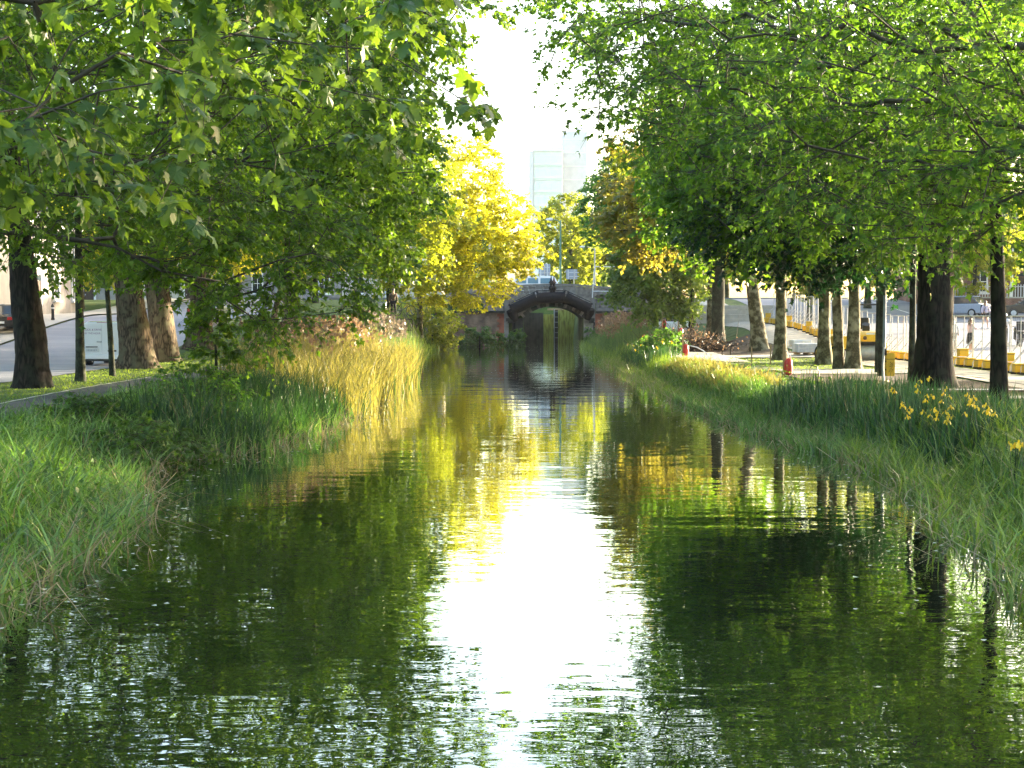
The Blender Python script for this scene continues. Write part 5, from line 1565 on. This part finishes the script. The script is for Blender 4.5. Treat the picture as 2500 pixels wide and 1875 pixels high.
MB().box((-.22, 0, .9), (.26, .14, .06)).build('saddle', M['black_plastic'], t, bevel=.02)
t = thing('utility_box', 'pale grey green box beside the towpath left of the man', 'box', (-8.35, 91.5, float(gz(-8.35, 91.5))))
MB().box((0, 0, .4), (.5, .4, .8)).build('cabinet', M['sign_rail'], t, bevel=.02)
MB().box((0, 0, .83), (.56, .46, .06)).build('lid', M['sign_back'], t, bevel=.01)
t = thing('litter_bin', 'black litter bin on the left bank behind the golden reeds', 'bin', (-9.4, 66, float(gz(-9.4, 66))))
MB().lathe([(.26, 0), (.30, .1), (.32, .9), (.34, .92), (.34, 1.0)], n=18).build('body', M['black_plastic'], t, smooth=True)
MB().lathe([(.34, 1.0), (.30, 1.12), (.12, 1.2), (.02, 1.21)], n=18).build('hood', M['black_plastic'], t, smooth=True)

# ------------------------------------------------------------------ people
def skin_mesh(name, verts, edges, radii, mat, parent, sub=1):
    me = bpy.data.meshes.new(name)
    me.from_pydata(verts, edges, [])
    o = link_mesh(name, me, mat, parent)
    sk = o.modifiers.new('skin', 'SKIN')
    sk.use_smooth_shade = True
    lay = me.skin_vertices[0].data
    for i, r in enumerate(radii):
        lay[i].radius = (r, r)
    lay[0].use_root = True
    sb = o.modifiers.new('sub', 'SUBSURF')
    sb.levels = sb.render_levels = sub
    return o


def person(label, loc, rz, H, pose, top, legs, hair='hair_dark', legwear='trousers', hair_long=True, group=None, sleeve=True, helmet=None):
    """pose: dict with arm joints la, lb (left elbow, hand), ra, rb and step (foot spread), all in body heights"""
    t = thing('person', label, 'person', loc, rz, group)
    st = pose.get('step', .07)
    J = {'pel': (0, 0, .52), 'spi': (0, 0, .62), 'che': (0, -.005, .73), 'nek': (0, 0, .825), 'hea': (0, -.01, .885), 'crn': (0, -.005, .965),
         'lsh': (.105, 0, .79), 'rsh': (-.105, 0, .79), 'lel': pose.get('la', (.14, .01, .63)), 'rel': pose.get('ra', (-.14, .01, .63)), 'lha': pose.get('lb', (.15, -.03, .48)), 'rha': pose.get('rb', (-.15, -.03, .48)),
         'lhp': (.052, 0, .50), 'rhp': (-.052, 0, .50), 'lkn': (.06, -.02 - st * .3, .28), 'rkn': (-.06, -.01 + st * .2, .28), 'lan': (.06, -st, .045), 'ran': (-.06, st, .045), 'lto': (.065, -st - .075, .015), 'rto': (-.065, st - .075, .015)}
    rad = {'pel': .075, 'spi': .066, 'che': .078, 'nek': .030, 'hea': .047, 'crn': .036, 'lsh': .034, 'rsh': .034, 'lel': .023, 'rel': .023, 'lha': .017, 'rha': .017, 'lhp': .055, 'rhp': .055, 'lkn': .033, 'rkn': .033, 'lan': .022, 'ran': .022, 'lto': .016, 'rto': .016}
    E = [('pel', 'spi'), ('spi', 'che'), ('che', 'nek'), ('nek', 'hea'), ('hea', 'crn'), ('che', 'lsh'), ('lsh', 'lel'), ('lel', 'lha'), ('che', 'rsh'), ('rsh', 'rel'), ('rel', 'rha'), ('pel', 'lhp'), ('lhp', 'lkn'), ('lkn', 'lan'), ('lan', 'lto'), ('pel', 'rhp'), ('rhp', 'rkn'), ('rkn', 'ran'), ('ran', 'rto')]
    def sub(keys, extra, name, mat, over=None):
        ks = list(keys)
        V = [tuple(c * H for c in (over or {}).get(k, J[k])) for k in ks]
        ed = [(ks.index(a), ks.index(b)) for a, b in E if a in ks and b in ks]
        return skin_mesh(name, V, ed, [(rad[k] + extra) * H for k in ks], M[mat], t)
    keys = list(J)
    V = [tuple(c * H for c in J[k]) for k in keys]
    skin_mesh('body', V, [(keys.index(a), keys.index(b)) for a, b in E], [rad[k] * H for k in keys], M['skin'], t, 2)
    lerp = lambda a, b, f: tuple(J[a][i] + (J[b][i] - J[a][i]) * f for i in range(3))
    tk = ['pel', 'spi', 'che', 'lsh', 'rsh', 'lel', 'rel'] + (['lha', 'rha'] if sleeve else [])
    ov = {'lha': lerp('lel', 'lha', .75), 'rha': lerp('rel', 'rha', .75)} if sleeve else {'lel': lerp('lsh', 'lel', .6), 'rel': lerp('rsh', 'rel', .6)}
    sub(tk, .014, 'top', top, ov)
    if legwear == 'trousers':
        sub(['pel', 'lhp', 'lkn', 'lan', 'rhp', 'rkn', 'ran'], .013, 'trousers', legs)
    elif legwear == 'shorts':
        sub(['pel', 'lhp', 'lkn', 'rhp', 'rkn'], .014, 'shorts', legs, {'lkn': lerp('lhp', 'lkn', .45), 'rkn': lerp('rhp', 'rkn', .45)})
    else:
        MB().lathe([(.082 * H, .57 * H), (.105 * H, .50 * H), (.115 * H, .36 * H), (.12 * H, .24 * H)], n=18).build('skirt', M[legs], t, smooth=True)
    for s, k in ((1, 'l'), (-1, 'r')):
        a = J[k + 'an']
        MB().box((a[0] * H, (a[1] - .035) * H, .025 * H), (.05 * H, .14 * H, .05 * H), taper=.75).build('shoe', M['black_plastic'] if legwear == 'trousers' else M['cloth_white'], t, bevel=.01)
    if helmet:
        MB().lathe([(.062 * H, .89 * H), (.072 * H, .93 * H), (.066 * H, .975 * H), (.04 * H, 1.0 * H), (.008 * H, 1.008 * H)], n=18).build('helmet', M[helmet], t, smooth=True)
    else:
        MB().lathe([(.048 * H, .895 * H), (.056 * H, .93 * H), (.053 * H, .965 * H), (.034 * H, .993 * H), (.006 * H, 1.0 * H)], (0, .008 * H, 0), 16).build('hair', M[hair], t, smooth=True)
        if hair_long:
            skin_mesh('long_hair', [(0, .035 * H, .95 * H), (0.005 * H, .055 * H, .87 * H), (0.01 * H, .055 * H, .79 * H)], [(0, 1), (1, 2)], [.045 * H, .04 * H, .018 * H], M[hair], t)
    for s in (-1, 1):
        MB().lathe([(.004 * H, -.003 * H), (.006 * H, 0), (.004 * H, .003 * H)], (s * .018 * H, -.054 * H, .915 * H), 6).build('eye', M['ink'], t)
    return t


zz = lambda x, y: float(gz(x, y)) + .03
person('woman in a pink blouse and black skirt raising her hands behind the fence', (22.6, 70, zz(22.6, 70)), 1.9, 1.66, dict(la=(.13, -.08, .68), lb=(.08, -.22, .74), ra=(-.13, -.08, .68), rb=(-.08, -.22, .75), step=.02), 'cloth_pink', 'cloth_black', 'hair_brown', 'skirt', group='people beyond the fence')
person('woman in a white shirt and patterned trousers with her back turned', (21.85, 70.3, zz(21.85, 70)), 3.0, 1.66, dict(la=(.13, -.06, .66), lb=(.05, -.16, .68), step=.02), 'cloth_white', 'cloth_pattern', 'hair_dark', 'trousers', True, 'people beyond the fence')
w3 = person('woman in a lilac top and black shorts walking with a backpack', (28.3, 85, zz(28.3, 85)), .35, 1.68, dict(la=(.15, -.02, .65), lb=(.16, -.10, .54), ra=(-.15, 0, .65), rb=(-.16, -.06, .52), step=.08), 'cloth_lilac', 'cloth_black', 'hair_brown', 'shorts', True, 'people beyond the fence')
bp_ = MB().box((0, .2, 1.2), (.3, .18, .44)).build('backpack', M['cloth_black'], w3, bevel=.05)
for s in (-1, 1):
    MB().tube([(s * .11, .12, 1.38), (s * .12, -.06, 1.40), (s * .13, -.16, 1.24), (s * .12, -.06, 1.05), (s * .1, .12, 1.02)], .018, 6).build('strap', M['cloth_black'], bp_)
w4 = person('rider in a cyan helmet, dark vest and jeans standing beside a black scooter', (25.3, 73, zz(25.3, 73)), 2.7, 1.74, dict(la=(.15, -.06, .66), lb=(.16, -.17, .60), ra=(-.15, -.04, .66), rb=(-.16, -.14, .58), step=.03), 'cloth_white', 'cloth_jeans', 'hair_dark', 'trousers', False, 'people beyond the fence', helmet='helmet_cyan')
skin_mesh('vest', [(0, 0, .93), (0, 0, 1.1), (0, -.005, 1.28)], [(0, 1), (1, 2)], [.165, .16, .168], M['cloth_black'], w4)
person('man in black trousers standing on the towpath by a bicycle', (-7.6, 91, z91 + .03), .3, 1.78, dict(step=.02), 'cloth_brown', 'cloth_black', 'hair_dark', 'trousers', False)
# someone sitting low on the bank under the rail frame
t = thing('person', 'person in dark clothes sitting hunched under the black rail frame', 'person', (-7.05, 89.6, float(gz(-7.05, 89.6)) - .45), 2.6)
ps = [(0, 0, .16), (0, .02, .42), (0, -.03, .62), (0, -.08, .74), (0, -.11, .86), (.12, 0, .14), (.15, -.36, .40), (.14, -.42, .06), (-.12, 0, .14), (-.15, -.36, .40), (-.14, -.42, .06), (.19, -.02, .62), (.20, -.2, .46), (.05, -.36, .44), (-.19, -.02, .62), (-.20, -.2, .46), (-.05, -.36, .44)]
ed = [(0, 1), (1, 2), (2, 3), (3, 4), (0, 5), (5, 6), (6, 7), (0, 8), (8, 9), (9, 10), (2, 11), (11, 12), (12, 13), (2, 14), (14, 15), (15, 16)]
skin_mesh('body', ps, ed, [.14, .14, .14, .06, .09, .1, .07, .045, .1, .07, .045, .07, .045, .035, .07, .045, .035], M['skin'], t, 2)
skin_mesh('jacket', [ps[i] for i in (0, 1, 2, 11, 12, 14, 15)], [(0, 1), (1, 2), (2, 3), (3, 4), (2, 5), (5, 6)], [.155, .158, .155, .085, .06, .085, .06], M['cloth_black'], t)
skin_mesh('trousers', [ps[i] for i in (0, 5, 6, 7, 8, 9, 10)], [(0, 1), (1, 2), (2, 3), (0, 4), (4, 5), (5, 6)], [.15, .115, .085, .06, .115, .085, .06], M['cloth_jeans'], t)
MB().lathe([(.09, .84), (.112, .9), (.10, .98), (.05, 1.03), (.01, 1.035)], (0, -.09, 0), 16).build('hair', M['hair_dark'], t, smooth=True)

# scooter
t = thing('scooter', 'black scooter parked at the right frame edge beside the rider', 'scooter', (26.15, 73.2, zz(26.1, 73)), 2.9)
wheel(t, (0, -.62, .24), .24, .12); wheel(t, (0, .62, .24), .24, .12)
MB().prism([(-.5, .3), (-.42, .22), (.35, .22), (.75, .42), (.85, .68), (.1, .74), (0, .36), (-.32, .34), (-.42, .95), (-.52, .95)], -.17, .17, axis='X').build('body', M['black_gloss'], t, bevel=.03)
MB().prism([(.0, .74), (.8, .70), (.82, .80), (.1, .84)], -.15, .15, axis='X').build('seat', M['black_plastic'], t, bevel=.03)
MB().prism([(-.62, .4), (-.5, .35), (-.44, 1.0), (-.54, 1.02)], -.24, .24, axis='X').build('leg_shield', M['black_gloss'], t, bevel=.03)
MB().tube([(-.34, -.40, 1.04), (-.08, -.46, 1.06), (.08, -.46, 1.06), (.34, -.40, 1.04)], .02, 8).build('handlebar', M['black_plastic'], t)
MB().box((0, -.60, .88), (.26, .06, .1)).build('headlight', M['white_matt'], t, bevel=.02)
MB().box((0, .78, 1.08), (.46, .44, .46)).build('delivery_box', M['black_plastic'], t, bevel=.03)
MB().tube([(0, -.62, .24), (0, -.48, .95)], .035, 8).build('fork', M['galv'], t)

# ------------------------------------------------------------------ barrier fence with yellow ballast blocks
FX = 17.75
def fence_panel():
    t = thing('fence_panel', 'pale steel barrier panel with slanted stays along the gravel path', 'fence', (0, 0, 0), 0, 'steel barrier panels between the gravel path and the street')
    L, H = 2.1, 1.95
    for yv in (-L / 2 + .02, 0, L / 2 - .02):
        MB().tube([(0, yv, 0), (0, yv, H)], .022, 8).build('post', M['fence_steel'], t)
        MB().tube([(-.015, yv, 1.02), (-.62, yv, .32), (-.68, yv, .22), (-.68, yv, .04)], .018, 8).build('stay', M['fence_steel'], t, smooth=True)
    for z in (.12, H):
        MB().tube([(0, -L / 2, z), (0, L / 2, z)], .022, 8).build('rail', M['fence_steel'], t)
    mb = MB()
    for k in range(1, 20):
        if k % 2 == 0: mb.bar((0, -L / 2 + k * L / 20, .12), (0, -L / 2 + k * L / 20, H), .006)
    for k in range(1, 7):
        mb.bar((0.004, -L / 2, .12 + k * (H - .12) / 7), (0.004, L / 2, .12 + k * (H - .12) / 7), .006)
    tag(mb.build('mesh_wires', M['fence_steel'], t), kind='stuff')
    return t


def ballast(double=False):
    t = thing('ballast_block', 'yellow plastic ballast block holding a foot of the barrier', 'block', (0, 0, 0), 0, 'yellow ballast blocks along the barrier')
    for k in range(2 if double else 1):
        MB().box((0, 0, .19 + .33 * k), (.34, .46, .24)).box((0, 0, .345 + .33 * k), (.36, .48, .05)).build('block_body', M['yellow_block'], t, bevel=.015)
        MB().box((0, 0, .31 + .33 * k), (.325, .44, .02)).build('groove', M['black_plastic'], t)
    MB().box((0, 0, .04), (.38, .5, .08)).build('rubber_foot', M['rubber'], t)
    return t


fp = fence_panel()
b1, b2 = ballast(), ballast(True)
rg = random.Random(9)
used1 = used2 = False
PANELS, BLOCKS = [], []
for i in range(22):
    yc = 47.6 + 2.15 * i
    x = FX + .15 * math.sin(i * .5) - 0.012 * max(0, yc - 62)
    z = float(gz(x, yc)) + .03
    o = fp if i == 0 else copy_tree(fp)
    o.location = (x, yc, z); o.rotation_euler = (0, 0, rg.uniform(-.02, .02))
    PANELS.append(o)
    for k in (-.9, .05):
        dbl = (i * 2 + (k > 0)) % 5 == 2
        if dbl:
            q = b2 if not used2 else copy_tree(b2); used2 = True
        else:
            q = b1 if not used1 else copy_tree(b1); used1 = True
        q.location = (x - .66, yc + k + .2, float(gz(x - .66, yc + k)) + .035)
        q.rotation_euler = (0, 0, rg.uniform(-.16, .16))
        BLOCKS.append((q, dbl))
ORD = ['first', 'second', 'third', 'fourth', 'fifth', 'sixth', 'seventh', 'eighth', 'ninth', 'tenth', 'eleventh', 'twelfth', 'thirteenth', 'fourteenth', 'fifteenth', 'sixteenth', 'seventeenth', 'eighteenth', 'nineteenth', 'twentieth', 'penultimate', 'last']
ZONES = [(1895, 'left of the straight mottled trunk'), (1998, 'between the paving stack trunks'), (2095, 'behind the close pair of mottled trunks'), (2230, 'between the trunk pair and the thick dark trunk'), (2328, 'behind the thick dark trunk'), (2420, 'between the thick dark trunk and the slim trunk'), (9999, 'right of the slim right trunk')]


def zone_labels(objs, what):
    cnt = {}
    for o in sorted(objs, key=lambda o: o.location.x / o.location.y):
        px = CX + F_PX * o.location.x / o.location.y
        zn = next(t for lim, t in ZONES if px < lim)
        cnt[zn] = cnt.get(zn, 0) + 1
        o['label'] = f'{what}, {ORD[cnt[zn] - 1]} from left {zn}'


zone_labels(PANELS, 'steel barrier panel')
zone_labels([q for q, d_ in BLOCKS if not d_], 'single yellow ballast block')
zone_labels([q for q, d_ in BLOCKS if d_], 'double yellow ballast block')

# traffic cylinders of the works: red sleeves hung on stakes
for k, (px, pb, pt, Y, lb) in enumerate([(1921, 912, 850, 47.5, 'red sleeve with a pale rope hung on a wooden stake, nearest, above the iris bed'), (1672, 866, 829, 68, 'red sleeve on a wooden stake left of the pale slab path'),
                                          (1660, 822, 790, 82, 'red sleeve on a wooden stake in front of the brushwood pile'), (1620, 800, 768, 92, 'farthest red sleeve on a stake near the copper tree')]):
    p = at(px, pb, Y)
    s = Y / F_PX
    t = thing('marker_stake', lb, 'stake', (p.x, Y, p.z), 0, 'red sleeved marker stakes along the right bank')
    hh = (pb - pt) * s + .25
    MB().box((-.10, 0, hh / 2 - .25), (.075, .06, hh + .3)).build('stake', M['timber'], t)
    MB().lathe([(.07, -.05), (.13, .0), (.145, .2), (.13, .42), (.07, .50), (.03, .52)], (.04, -.06, .0), 14).build('red_sleeve', M['red_plastic'], t, smooth=True)
    MB().tube([(-.06, -.04, hh * .72), (.02, -.07, .60), (.05, -.1, .50)], .012, 6).tube([(-.06, -.04, hh * .72), (.1, -.08, .62), (.12, -.1, .42)], .012, 6).build('rope', M['cloth_white'], t)

# grey pole with yellow marker block
p = at(2157, 957, 41.5)
t = thing('sign_pole', 'thin grey metal pole standing in the iris bed', 'pole', (p.x, 41.5, .62))
MB().tube([(0, 0, -.1), (-.03, 0, .55), (0, 0, 1.15)], .035, 12).build('lower_tube', M['galv'], t, smooth=True)
MB().tube([(0, 0, 1.16), (0, 0, 2.6)], .045, 12).build('upper_tube', M['sign_back'], t, smooth=True)
MB().lathe([(.05, 1.1), (.052, 1.2)], n=12).build('collar', M['galv'], t)
MB().box((.05, 0, .95), (.05, .04, .2)).build('bracket', M['black_plastic'], t)
p = at(2172.5, 918, 43.5)
t = thing('upright_block', 'yellow plastic block with black scribbles leaning upright by the grey pole', 'block', (p.x, 43.5, p.z), 0)
MB().prism([(-.13, 0), (.13, 0), (.13, .68), (.10, .71), (-.10, .71), (-.13, .68)], -.09, .09).build('block_body', M['yellow_block'], t, bevel=.012)
MB().box((0, -.008, .52), (.262, .19, .012)).build('groove', M['black_plastic'], t)
for zz_ in (.2, .45):
    MB().box((-.14, 0, zz_), (.03, .12, .05)).build('lug', M['black_plastic'], t)
mb = MB()
for pts in ([(-.02, .44), (.02, .38), (-.03, .33), (.04, .36), (.0, .30)], [(-.06, .12), (-.02, .20), (.02, .12), (-.02, .10), (-.06, .16)], [(-.05, .30), (.05, .28), (-.02, .24), (.06, .20), (.03, .14)], [(.06, .42), (.06, .30)]):
    mb.tube([(x, -.095, z) for x, z in pts], .007, 5)
mb.build('scribble', M['ink'], t)

# wrapped paving stack on a pallet
p = at(1969, 873, 68)
t = thing('paving_stack', 'stack of pale grey paving blocks on a wooden pallet between two trunks', 'pallet', (p.x, 68, float(gz(p.x, 68)) + .06), .05)
for k in range(4):
    MB().box((-.45 + .3 * k, 0, .105), (.22, .95, .022)).build('pallet_board', M['timber'], t)
for k in (-1, 0, 1):
    MB().box((k * .46, 0, .048), (.1, .95, .09)).build('pallet_bearer', M['timber'], t)
MB().box((0, -.44, .105), (1.25, .09, .02)).build('pallet_board', M['timber'], t)
rg = random.Random(3)
for r in range(3):
    x = -.55
    while x < .5:
        w = rg.uniform(.14, .24)
        MB().box((x + w / 2, -.2 + rg.uniform(-.015, .015), .19 + .14 * r), (w - .012, .5, .128)).build('paver', M['paver'], t)
        x += w
MB().box((0, .30, .33), (1.12, .48, .42)).build('paver_pack', M['wrap'], t, bevel=.02)
p = at(1935, 845, 76)
t = thing('wrapped_pack', 'clear wrapped pale pack of slabs lying behind the paving stack', 'pack', (p.x, 74, float(gz(p.x, 74)) + .05), .1)
MB().box((0, 0, .14), (.95, .8, .26)).build('slab_pack', M['wrap'], t, bevel=.02)
MB().box((.2, -.41, .15), (.4, .01, .2)).build('label_sheet', M['white_matt'], t)
p = at(1600, 0, 78)
t = thing('stone_hoarding', 'low pale stone wall behind the stout leaning trunk', 'wall', (14.6, 96, float(gz(14.6, 96))))
rgs = random.Random(4)
for r in range(4):
    x = -2.4
    while x < 2.4:
        w = rgs.uniform(.5, .9)
        MB().box((x + w / 2, rgs.uniform(-.01, .01), .16 + .31 * r), (w - .015, .3, .295)).build('stone', M['concrete'], t); x += w

# roller facing the water
t = thing('road_roller', 'yellow road roller with a grey steel drum behind the trunk pair', 'roller', (15.55, 62, float(gz(15.5, 62)) + .04), -.12)
for yv in (-.75, .85):
    MB().lathe([(.25, -.45), (.36, -.45), (.36, .45), (.25, .45)], (0, yv, .36), 28, Matrix.Rotation(math.pi / 2, 3, 'Y')).build('drum', M['galv'], t, smooth=True)
MB().box((0, -.75, .76), (1.02, .62, .10)).build('drum_scraper', M['black_plastic'], t)
for s in (-1, 1):
    MB().box((s * .50, -.75, .55), (.06, .3, .55)).build('yoke', M['yellow_paint'], t, bevel=.01)
    MB().box((s * .50, .85, .55), (.06, .3, .55)).build('yoke', M['yellow_paint'], t, bevel=.01)
MB().prism([(-1.15, .82), (-.05, .82), (-.05, 1.28), (-.95, 1.24), (-1.15, 1.1)], -.5, .5, axis='X').build('hood', M['yellow_paint'], t, bevel=.04)
MB().box((0, .7, 1.0), (1.0, 1.0, .36)).build('rear_body', M['yellow_paint'], t, bevel=.04)
for s in (-1, 1):
    MB().lathe([(.09, -.02), (.075, .02)], (s * .28, -1.16, .98), 14, Matrix.Rotation(math.pi / 2, 3, 'X')).build('headlight', M['cloth_brown'], t)
MB().box((-.05, -1.12, 1.16), (.36, .02, .08)).build('plate', M['white_matt'], t)
MB().box((-.12, .35, 1.40), (.46, .42, .12)).box((-.12, .58, 1.62), (.46, .10, .46)).build('seat', M['black_plastic'], t, bevel=.04)
MB().lathe([(.17, -.015), (.17, .015)], (-.12, -.1, 1.55), 16, Matrix.Rotation(.5, 3, 'X')).build('steering_wheel', M['black_plastic'], t)
MB().box((-.12, -.12, 1.38), (.3, .16, .26)).build('console', M['black_plastic'], t)
MB().tube([(-.45, .62, 1.1), (-.45, .62, 2.35), (-.4, .62, 2.42), (.4, .62, 2.42), (.45, .62, 2.35), (.45, .62, 1.1)], .035, 10).build('roll_bar', M['black_plastic'], t, smooth=True)
t = thing('site_dumper', 'small yellow site dumper half hidden behind a mottled trunk', 'dumper', (14.05, 60.5, float(gz(14.05, 60.5)) + .03), .3)
MB().prism([(-.6, .95), (.6, .95), (.75, 1.05), (.8, 1.1), (-.7, 1.1), (-.45, .55), (.4, .55)], -.45, .45, axis='X').build('skip', M['yellow_paint'], t, bevel=.02)
MB().box((0, .7, .62), (.7, 1.1, .3)).build('chassis', M['black_plastic'], t)
MB().box((0, 1.0, .95), (.7, .5, .4)).build('engine_cover', M['yellow_paint'], t, bevel=.03)
for s in (-1, 1):
    for yv in (-.25, 1.0):
        wheel(t, (s * .46, yv, .34), .34, .22, rim='yellow_paint')
MB().box((0, 1.32, 1.25), (.4, .1, .4)).build('seat', M['black_plastic'], t, bevel=.03)

# low black barrier hoop and small bent hose, plank with holes
t = thing('hose', 'pale bent hose arching out of the brushwood', 'hose', (8.9, 71, float(gz(8.9, 71)) + .02))
hp = [(-.62, 0, -.2), (-.55, 0, .1), (-.3, 0, .38), (.0, .1, .46), (.4, .2, .36), (.75, .3, .16), (1.0, .3, -.05)]
MB().tube(hp, .028, 10).build('hose_tube', M['sign_rail'], t, smooth=True)
t = thing('barrier_hoop', 'dark low metal hoop rising from the iris bed by the cross path', 'hoop', (at(1988, 915, 46).x, 46, float(gz(10, 46)) - .1))
MB().tube([(-.14, 0, 0), (-.14, 0, .42), (-.08, 0, .5), (.08, .02, .46), (.15, .04, .3), (.18, .04, 0)], .016, 8).build('hoop', M['black_plastic'], t, smooth=True)
t = thing('drilled_board', 'pale board with a row of dark holes lying by the grey pole', 'board', (at(2128, 942, 42).x, 42.2, .68), -.55)
MB().box((0, 0, .02), (1.1, .26, .05)).build('board', M['timber'], t)
mb = MB()
for k in range(9):
    mb.lathe([(.03, 0), (.03, .004)], (-.46 + .115 * k, -.06, .046), 10)
mb.build('holes', M['ink'], t)
# stakes
for k, (px, py, Y, h) in enumerate([(1835, 880, 60, .65), (1881, 885, 58, .8), (1763, 862, 66, .45), (1783, 862, 66, .4)]):
    p = at(px, py, Y)
    t = thing('wooden_peg', ['pale wooden peg in front of the ring bed', 'tall thin peg left of the straight mottled trunk', 'short dark peg on the slab path edge', 'short dark peg beside its neighbour on the slab path'][k], 'peg', (p.x, Y, p.z - .1))
    MB().box((0, 0, h / 2), (.045, .04, h)).box((0, 0, h + .03), (.03, .03, .06), taper=.2).build('peg', M['timber'] if k < 2 else M['timber_dark'], t)

# brushwood
bp = thing('brushwood_pile', 'heap of cut brown branches and dead leaves beside the slab path', 'brushwood', (9.6, 77, float(gz(9.6, 77))))
rb = np.random.default_rng(8)
n = 420
A = np.stack([rb.normal(0, 1.0, n), rb.normal(0, .7, n), np.abs(rb.normal(.1, .35, n))], -1)
D = unit(rb.standard_normal((n, 3)) * np.array([1, .7, .45]) + np.array([0, 0, .35])) * rb.uniform(.5, 1.7, (n, 1))
V1, F1 = seg_tubes(A, A + D, np.full(n, .018), np.full(n, .006), 4)
tag(np_mesh('twigs', V1, F1, M['timber_dark'], bp), kind='stuff')
n = 16
A = np.stack([rb.normal(0, .6, n), rb.normal(0, .5, n), rb.uniform(.0, .3, n)], -1)
D = unit(rb.standard_normal((n, 3)) * np.array([1, .6, .3]) + np.array([.2, 0, .3])) * rb.uniform(1.0, 2.2, (n, 1))
for i in range(n):
    V1, F1 = seg_tubes(A[i:i + 1], A[i:i + 1] + D[i:i + 1], np.array([.06]), np.array([.03]), 8)
    np_mesh('cut_branch', V1, F1, M['timber_dark'], bp)
n = 900
P = np.stack([rb.normal(0, 1.0, n), rb.normal(0, .7, n), np.abs(rb.normal(.45, .35, n))], -1)
lf = leaf_mesh('dead_leaves', P, rb.standard_normal((n, 3)), rb.standard_normal((n, 3)), rb.uniform(.08, .16, n), 'far', M['dead_leaf'] if 'dead_leaf' in M else M['plume'], bp, (0, 0, 0))
lf['kind'] = 'stuff'

# ------------------------------------------------------------------ yellow flag irises
IR_P = [(2247, 935), (2238, 946), (2240, 960), (2269, 929), (2203, 990), (2205, 998), (2216, 1012), (2222, 1005), (2216, 1024), (2263, 972), (2259, 984), (2275, 974), (2298, 986), (2303, 968), (2312, 955), (2318, 975), (2321, 1001), (2309, 1013), (2290, 1016), (2281, 1006), (2270, 1021), (2253, 1012), (2286, 1028), (2312, 1033), (2317, 1023), (2326, 1024), (2313, 1036), (2356, 1018), (2361, 970), (2366, 980), (2372, 985), (2368, 993), (2378, 978), (2376, 996), (2386, 1002), (2406, 996), (2415, 1007), (2410, 1012), (2428, 1018), (2178, 956), (2184, 962), (2464, 1092), (2478, 1098), (2486, 1091), (2494, 1096)]
def iris_proto():
    t = thing('flag_iris', 'yellow flag iris flower rising from the dark sword leaves', 'iris', (0, 0, 0), 0, 'yellow irises on the right bank')
    MB().tube([(0, 0, -.55), (.012, 0, -.25), (0, 0, 0)], [.007, .006, .005], 5).build('stem', M['iris_leaf'], t)
    for k in range(3):
        a = k * 2.094
        c, s = math.cos(a), math.sin(a)
        R = Matrix(((c, -s, 0), (s, c, 0), (0, 0, 1)))
        pts = [((0, 0, 0), .006), ((.03, 0, .022), .020), ((.06, 0, .012), .030), ((.078, 0, -.03), .026), ((.08, 0, -.06), .006)]
        vs = []
        for (x, y, z), w in pts:
            vs += [R @ Vector((x, -w, z - w * .2)), R @ Vector((x, w, z - w * .2))]
        MB().add(vs, [(2 * i, 2 * i + 1, 2 * i + 3, 2 * i + 2) for i in range(4)]).build('fall_petal', M['petal'], t, smooth=True)
        R2 = Matrix.Rotation(1.05, 3, 'Z') @ R
        vs = []
        for (x, z, w) in ((0, 0, .004), (.012, .03, .012), (.014, .055, .010), (.008, .07, .003)):
            vs += [R2 @ Vector((x, -w, z)), R2 @ Vector((x, w, z))]
        MB().add(vs, [(2 * i, 2 * i + 1, 2 * i + 3, 2 * i + 2) for i in range(3)]).build('upright_petal', M['petal'], t, smooth=True)
    return t


ip = iris_proto()
IRISES = []
for i, (px, py) in enumerate(IR_P):
    Y = 18.5 if px > 2440 else (29.0 - max(0, py - 935) * 0.05 - (2.2 if px > 2335 else 0))
    o = ip if i == 0 else copy_tree(ip)
    p = at(px, py, Y)
    o.location = (p.x, p.y, p.z + .04)
    o.rotation_euler = (rg.uniform(-.25, .25), rg.uniform(-.25, .25), rg.uniform(0, 6))
    s = rg.uniform(.6, .85)
    o.scale = (s, s, s)
    IRISES.append(o)
ZONES = [(2235, 'by the grey pole'), (2290, 'before the thick dark trunk'), (2335, 'just right of the thick dark trunk'), (2400, 'left of the slim right trunk'), (2440, 'below the slim right trunk'), (9999, 'at the right frame edge')]
zone_labels(IRISES, 'yellow iris flower')
rgi = random.Random(2)
for i in range(16):
    yv = rgi.uniform(66, 82)
    o = copy_tree(ip)
    xo = float(xr(yv)) + rgi.uniform(.6, 2.4)
    o.location = (xo, yv, float(gz(xo, yv)) + rgi.uniform(.55, .8))
    o.scale = (1.1, 1.1, 1.1)
    o['label'] = 'small yellow iris flower in the bed before the red stakes'
    o['group'] = 'yellow irises before the red stakes'

# ------------------------------------------------------------------ evening haze in the air
hz = MB().box((0, 420, 34), (880, 1000, 72)).build('haze', None)
hz['kind'] = 'stuff'
hz['label'] = 'thin bright evening haze paling the far towers'
hm = bpy.data.materials.new('haze')
hm.use_nodes = True
hm.node_tree.nodes.remove(hm.node_tree.nodes['Principled BSDF'])
pv = hm.node_tree.nodes.new('ShaderNodeVolumePrincipled')
pv.inputs['Color'].default_value = (.96, .96, .96, 1)
pv.inputs['Density'].default_value = 0.00012
hm.node_tree.links.new(pv.outputs['Volume'], hm.node_tree.nodes['Material Output'].inputs['Volume'])
hz.data.materials.append(hm)
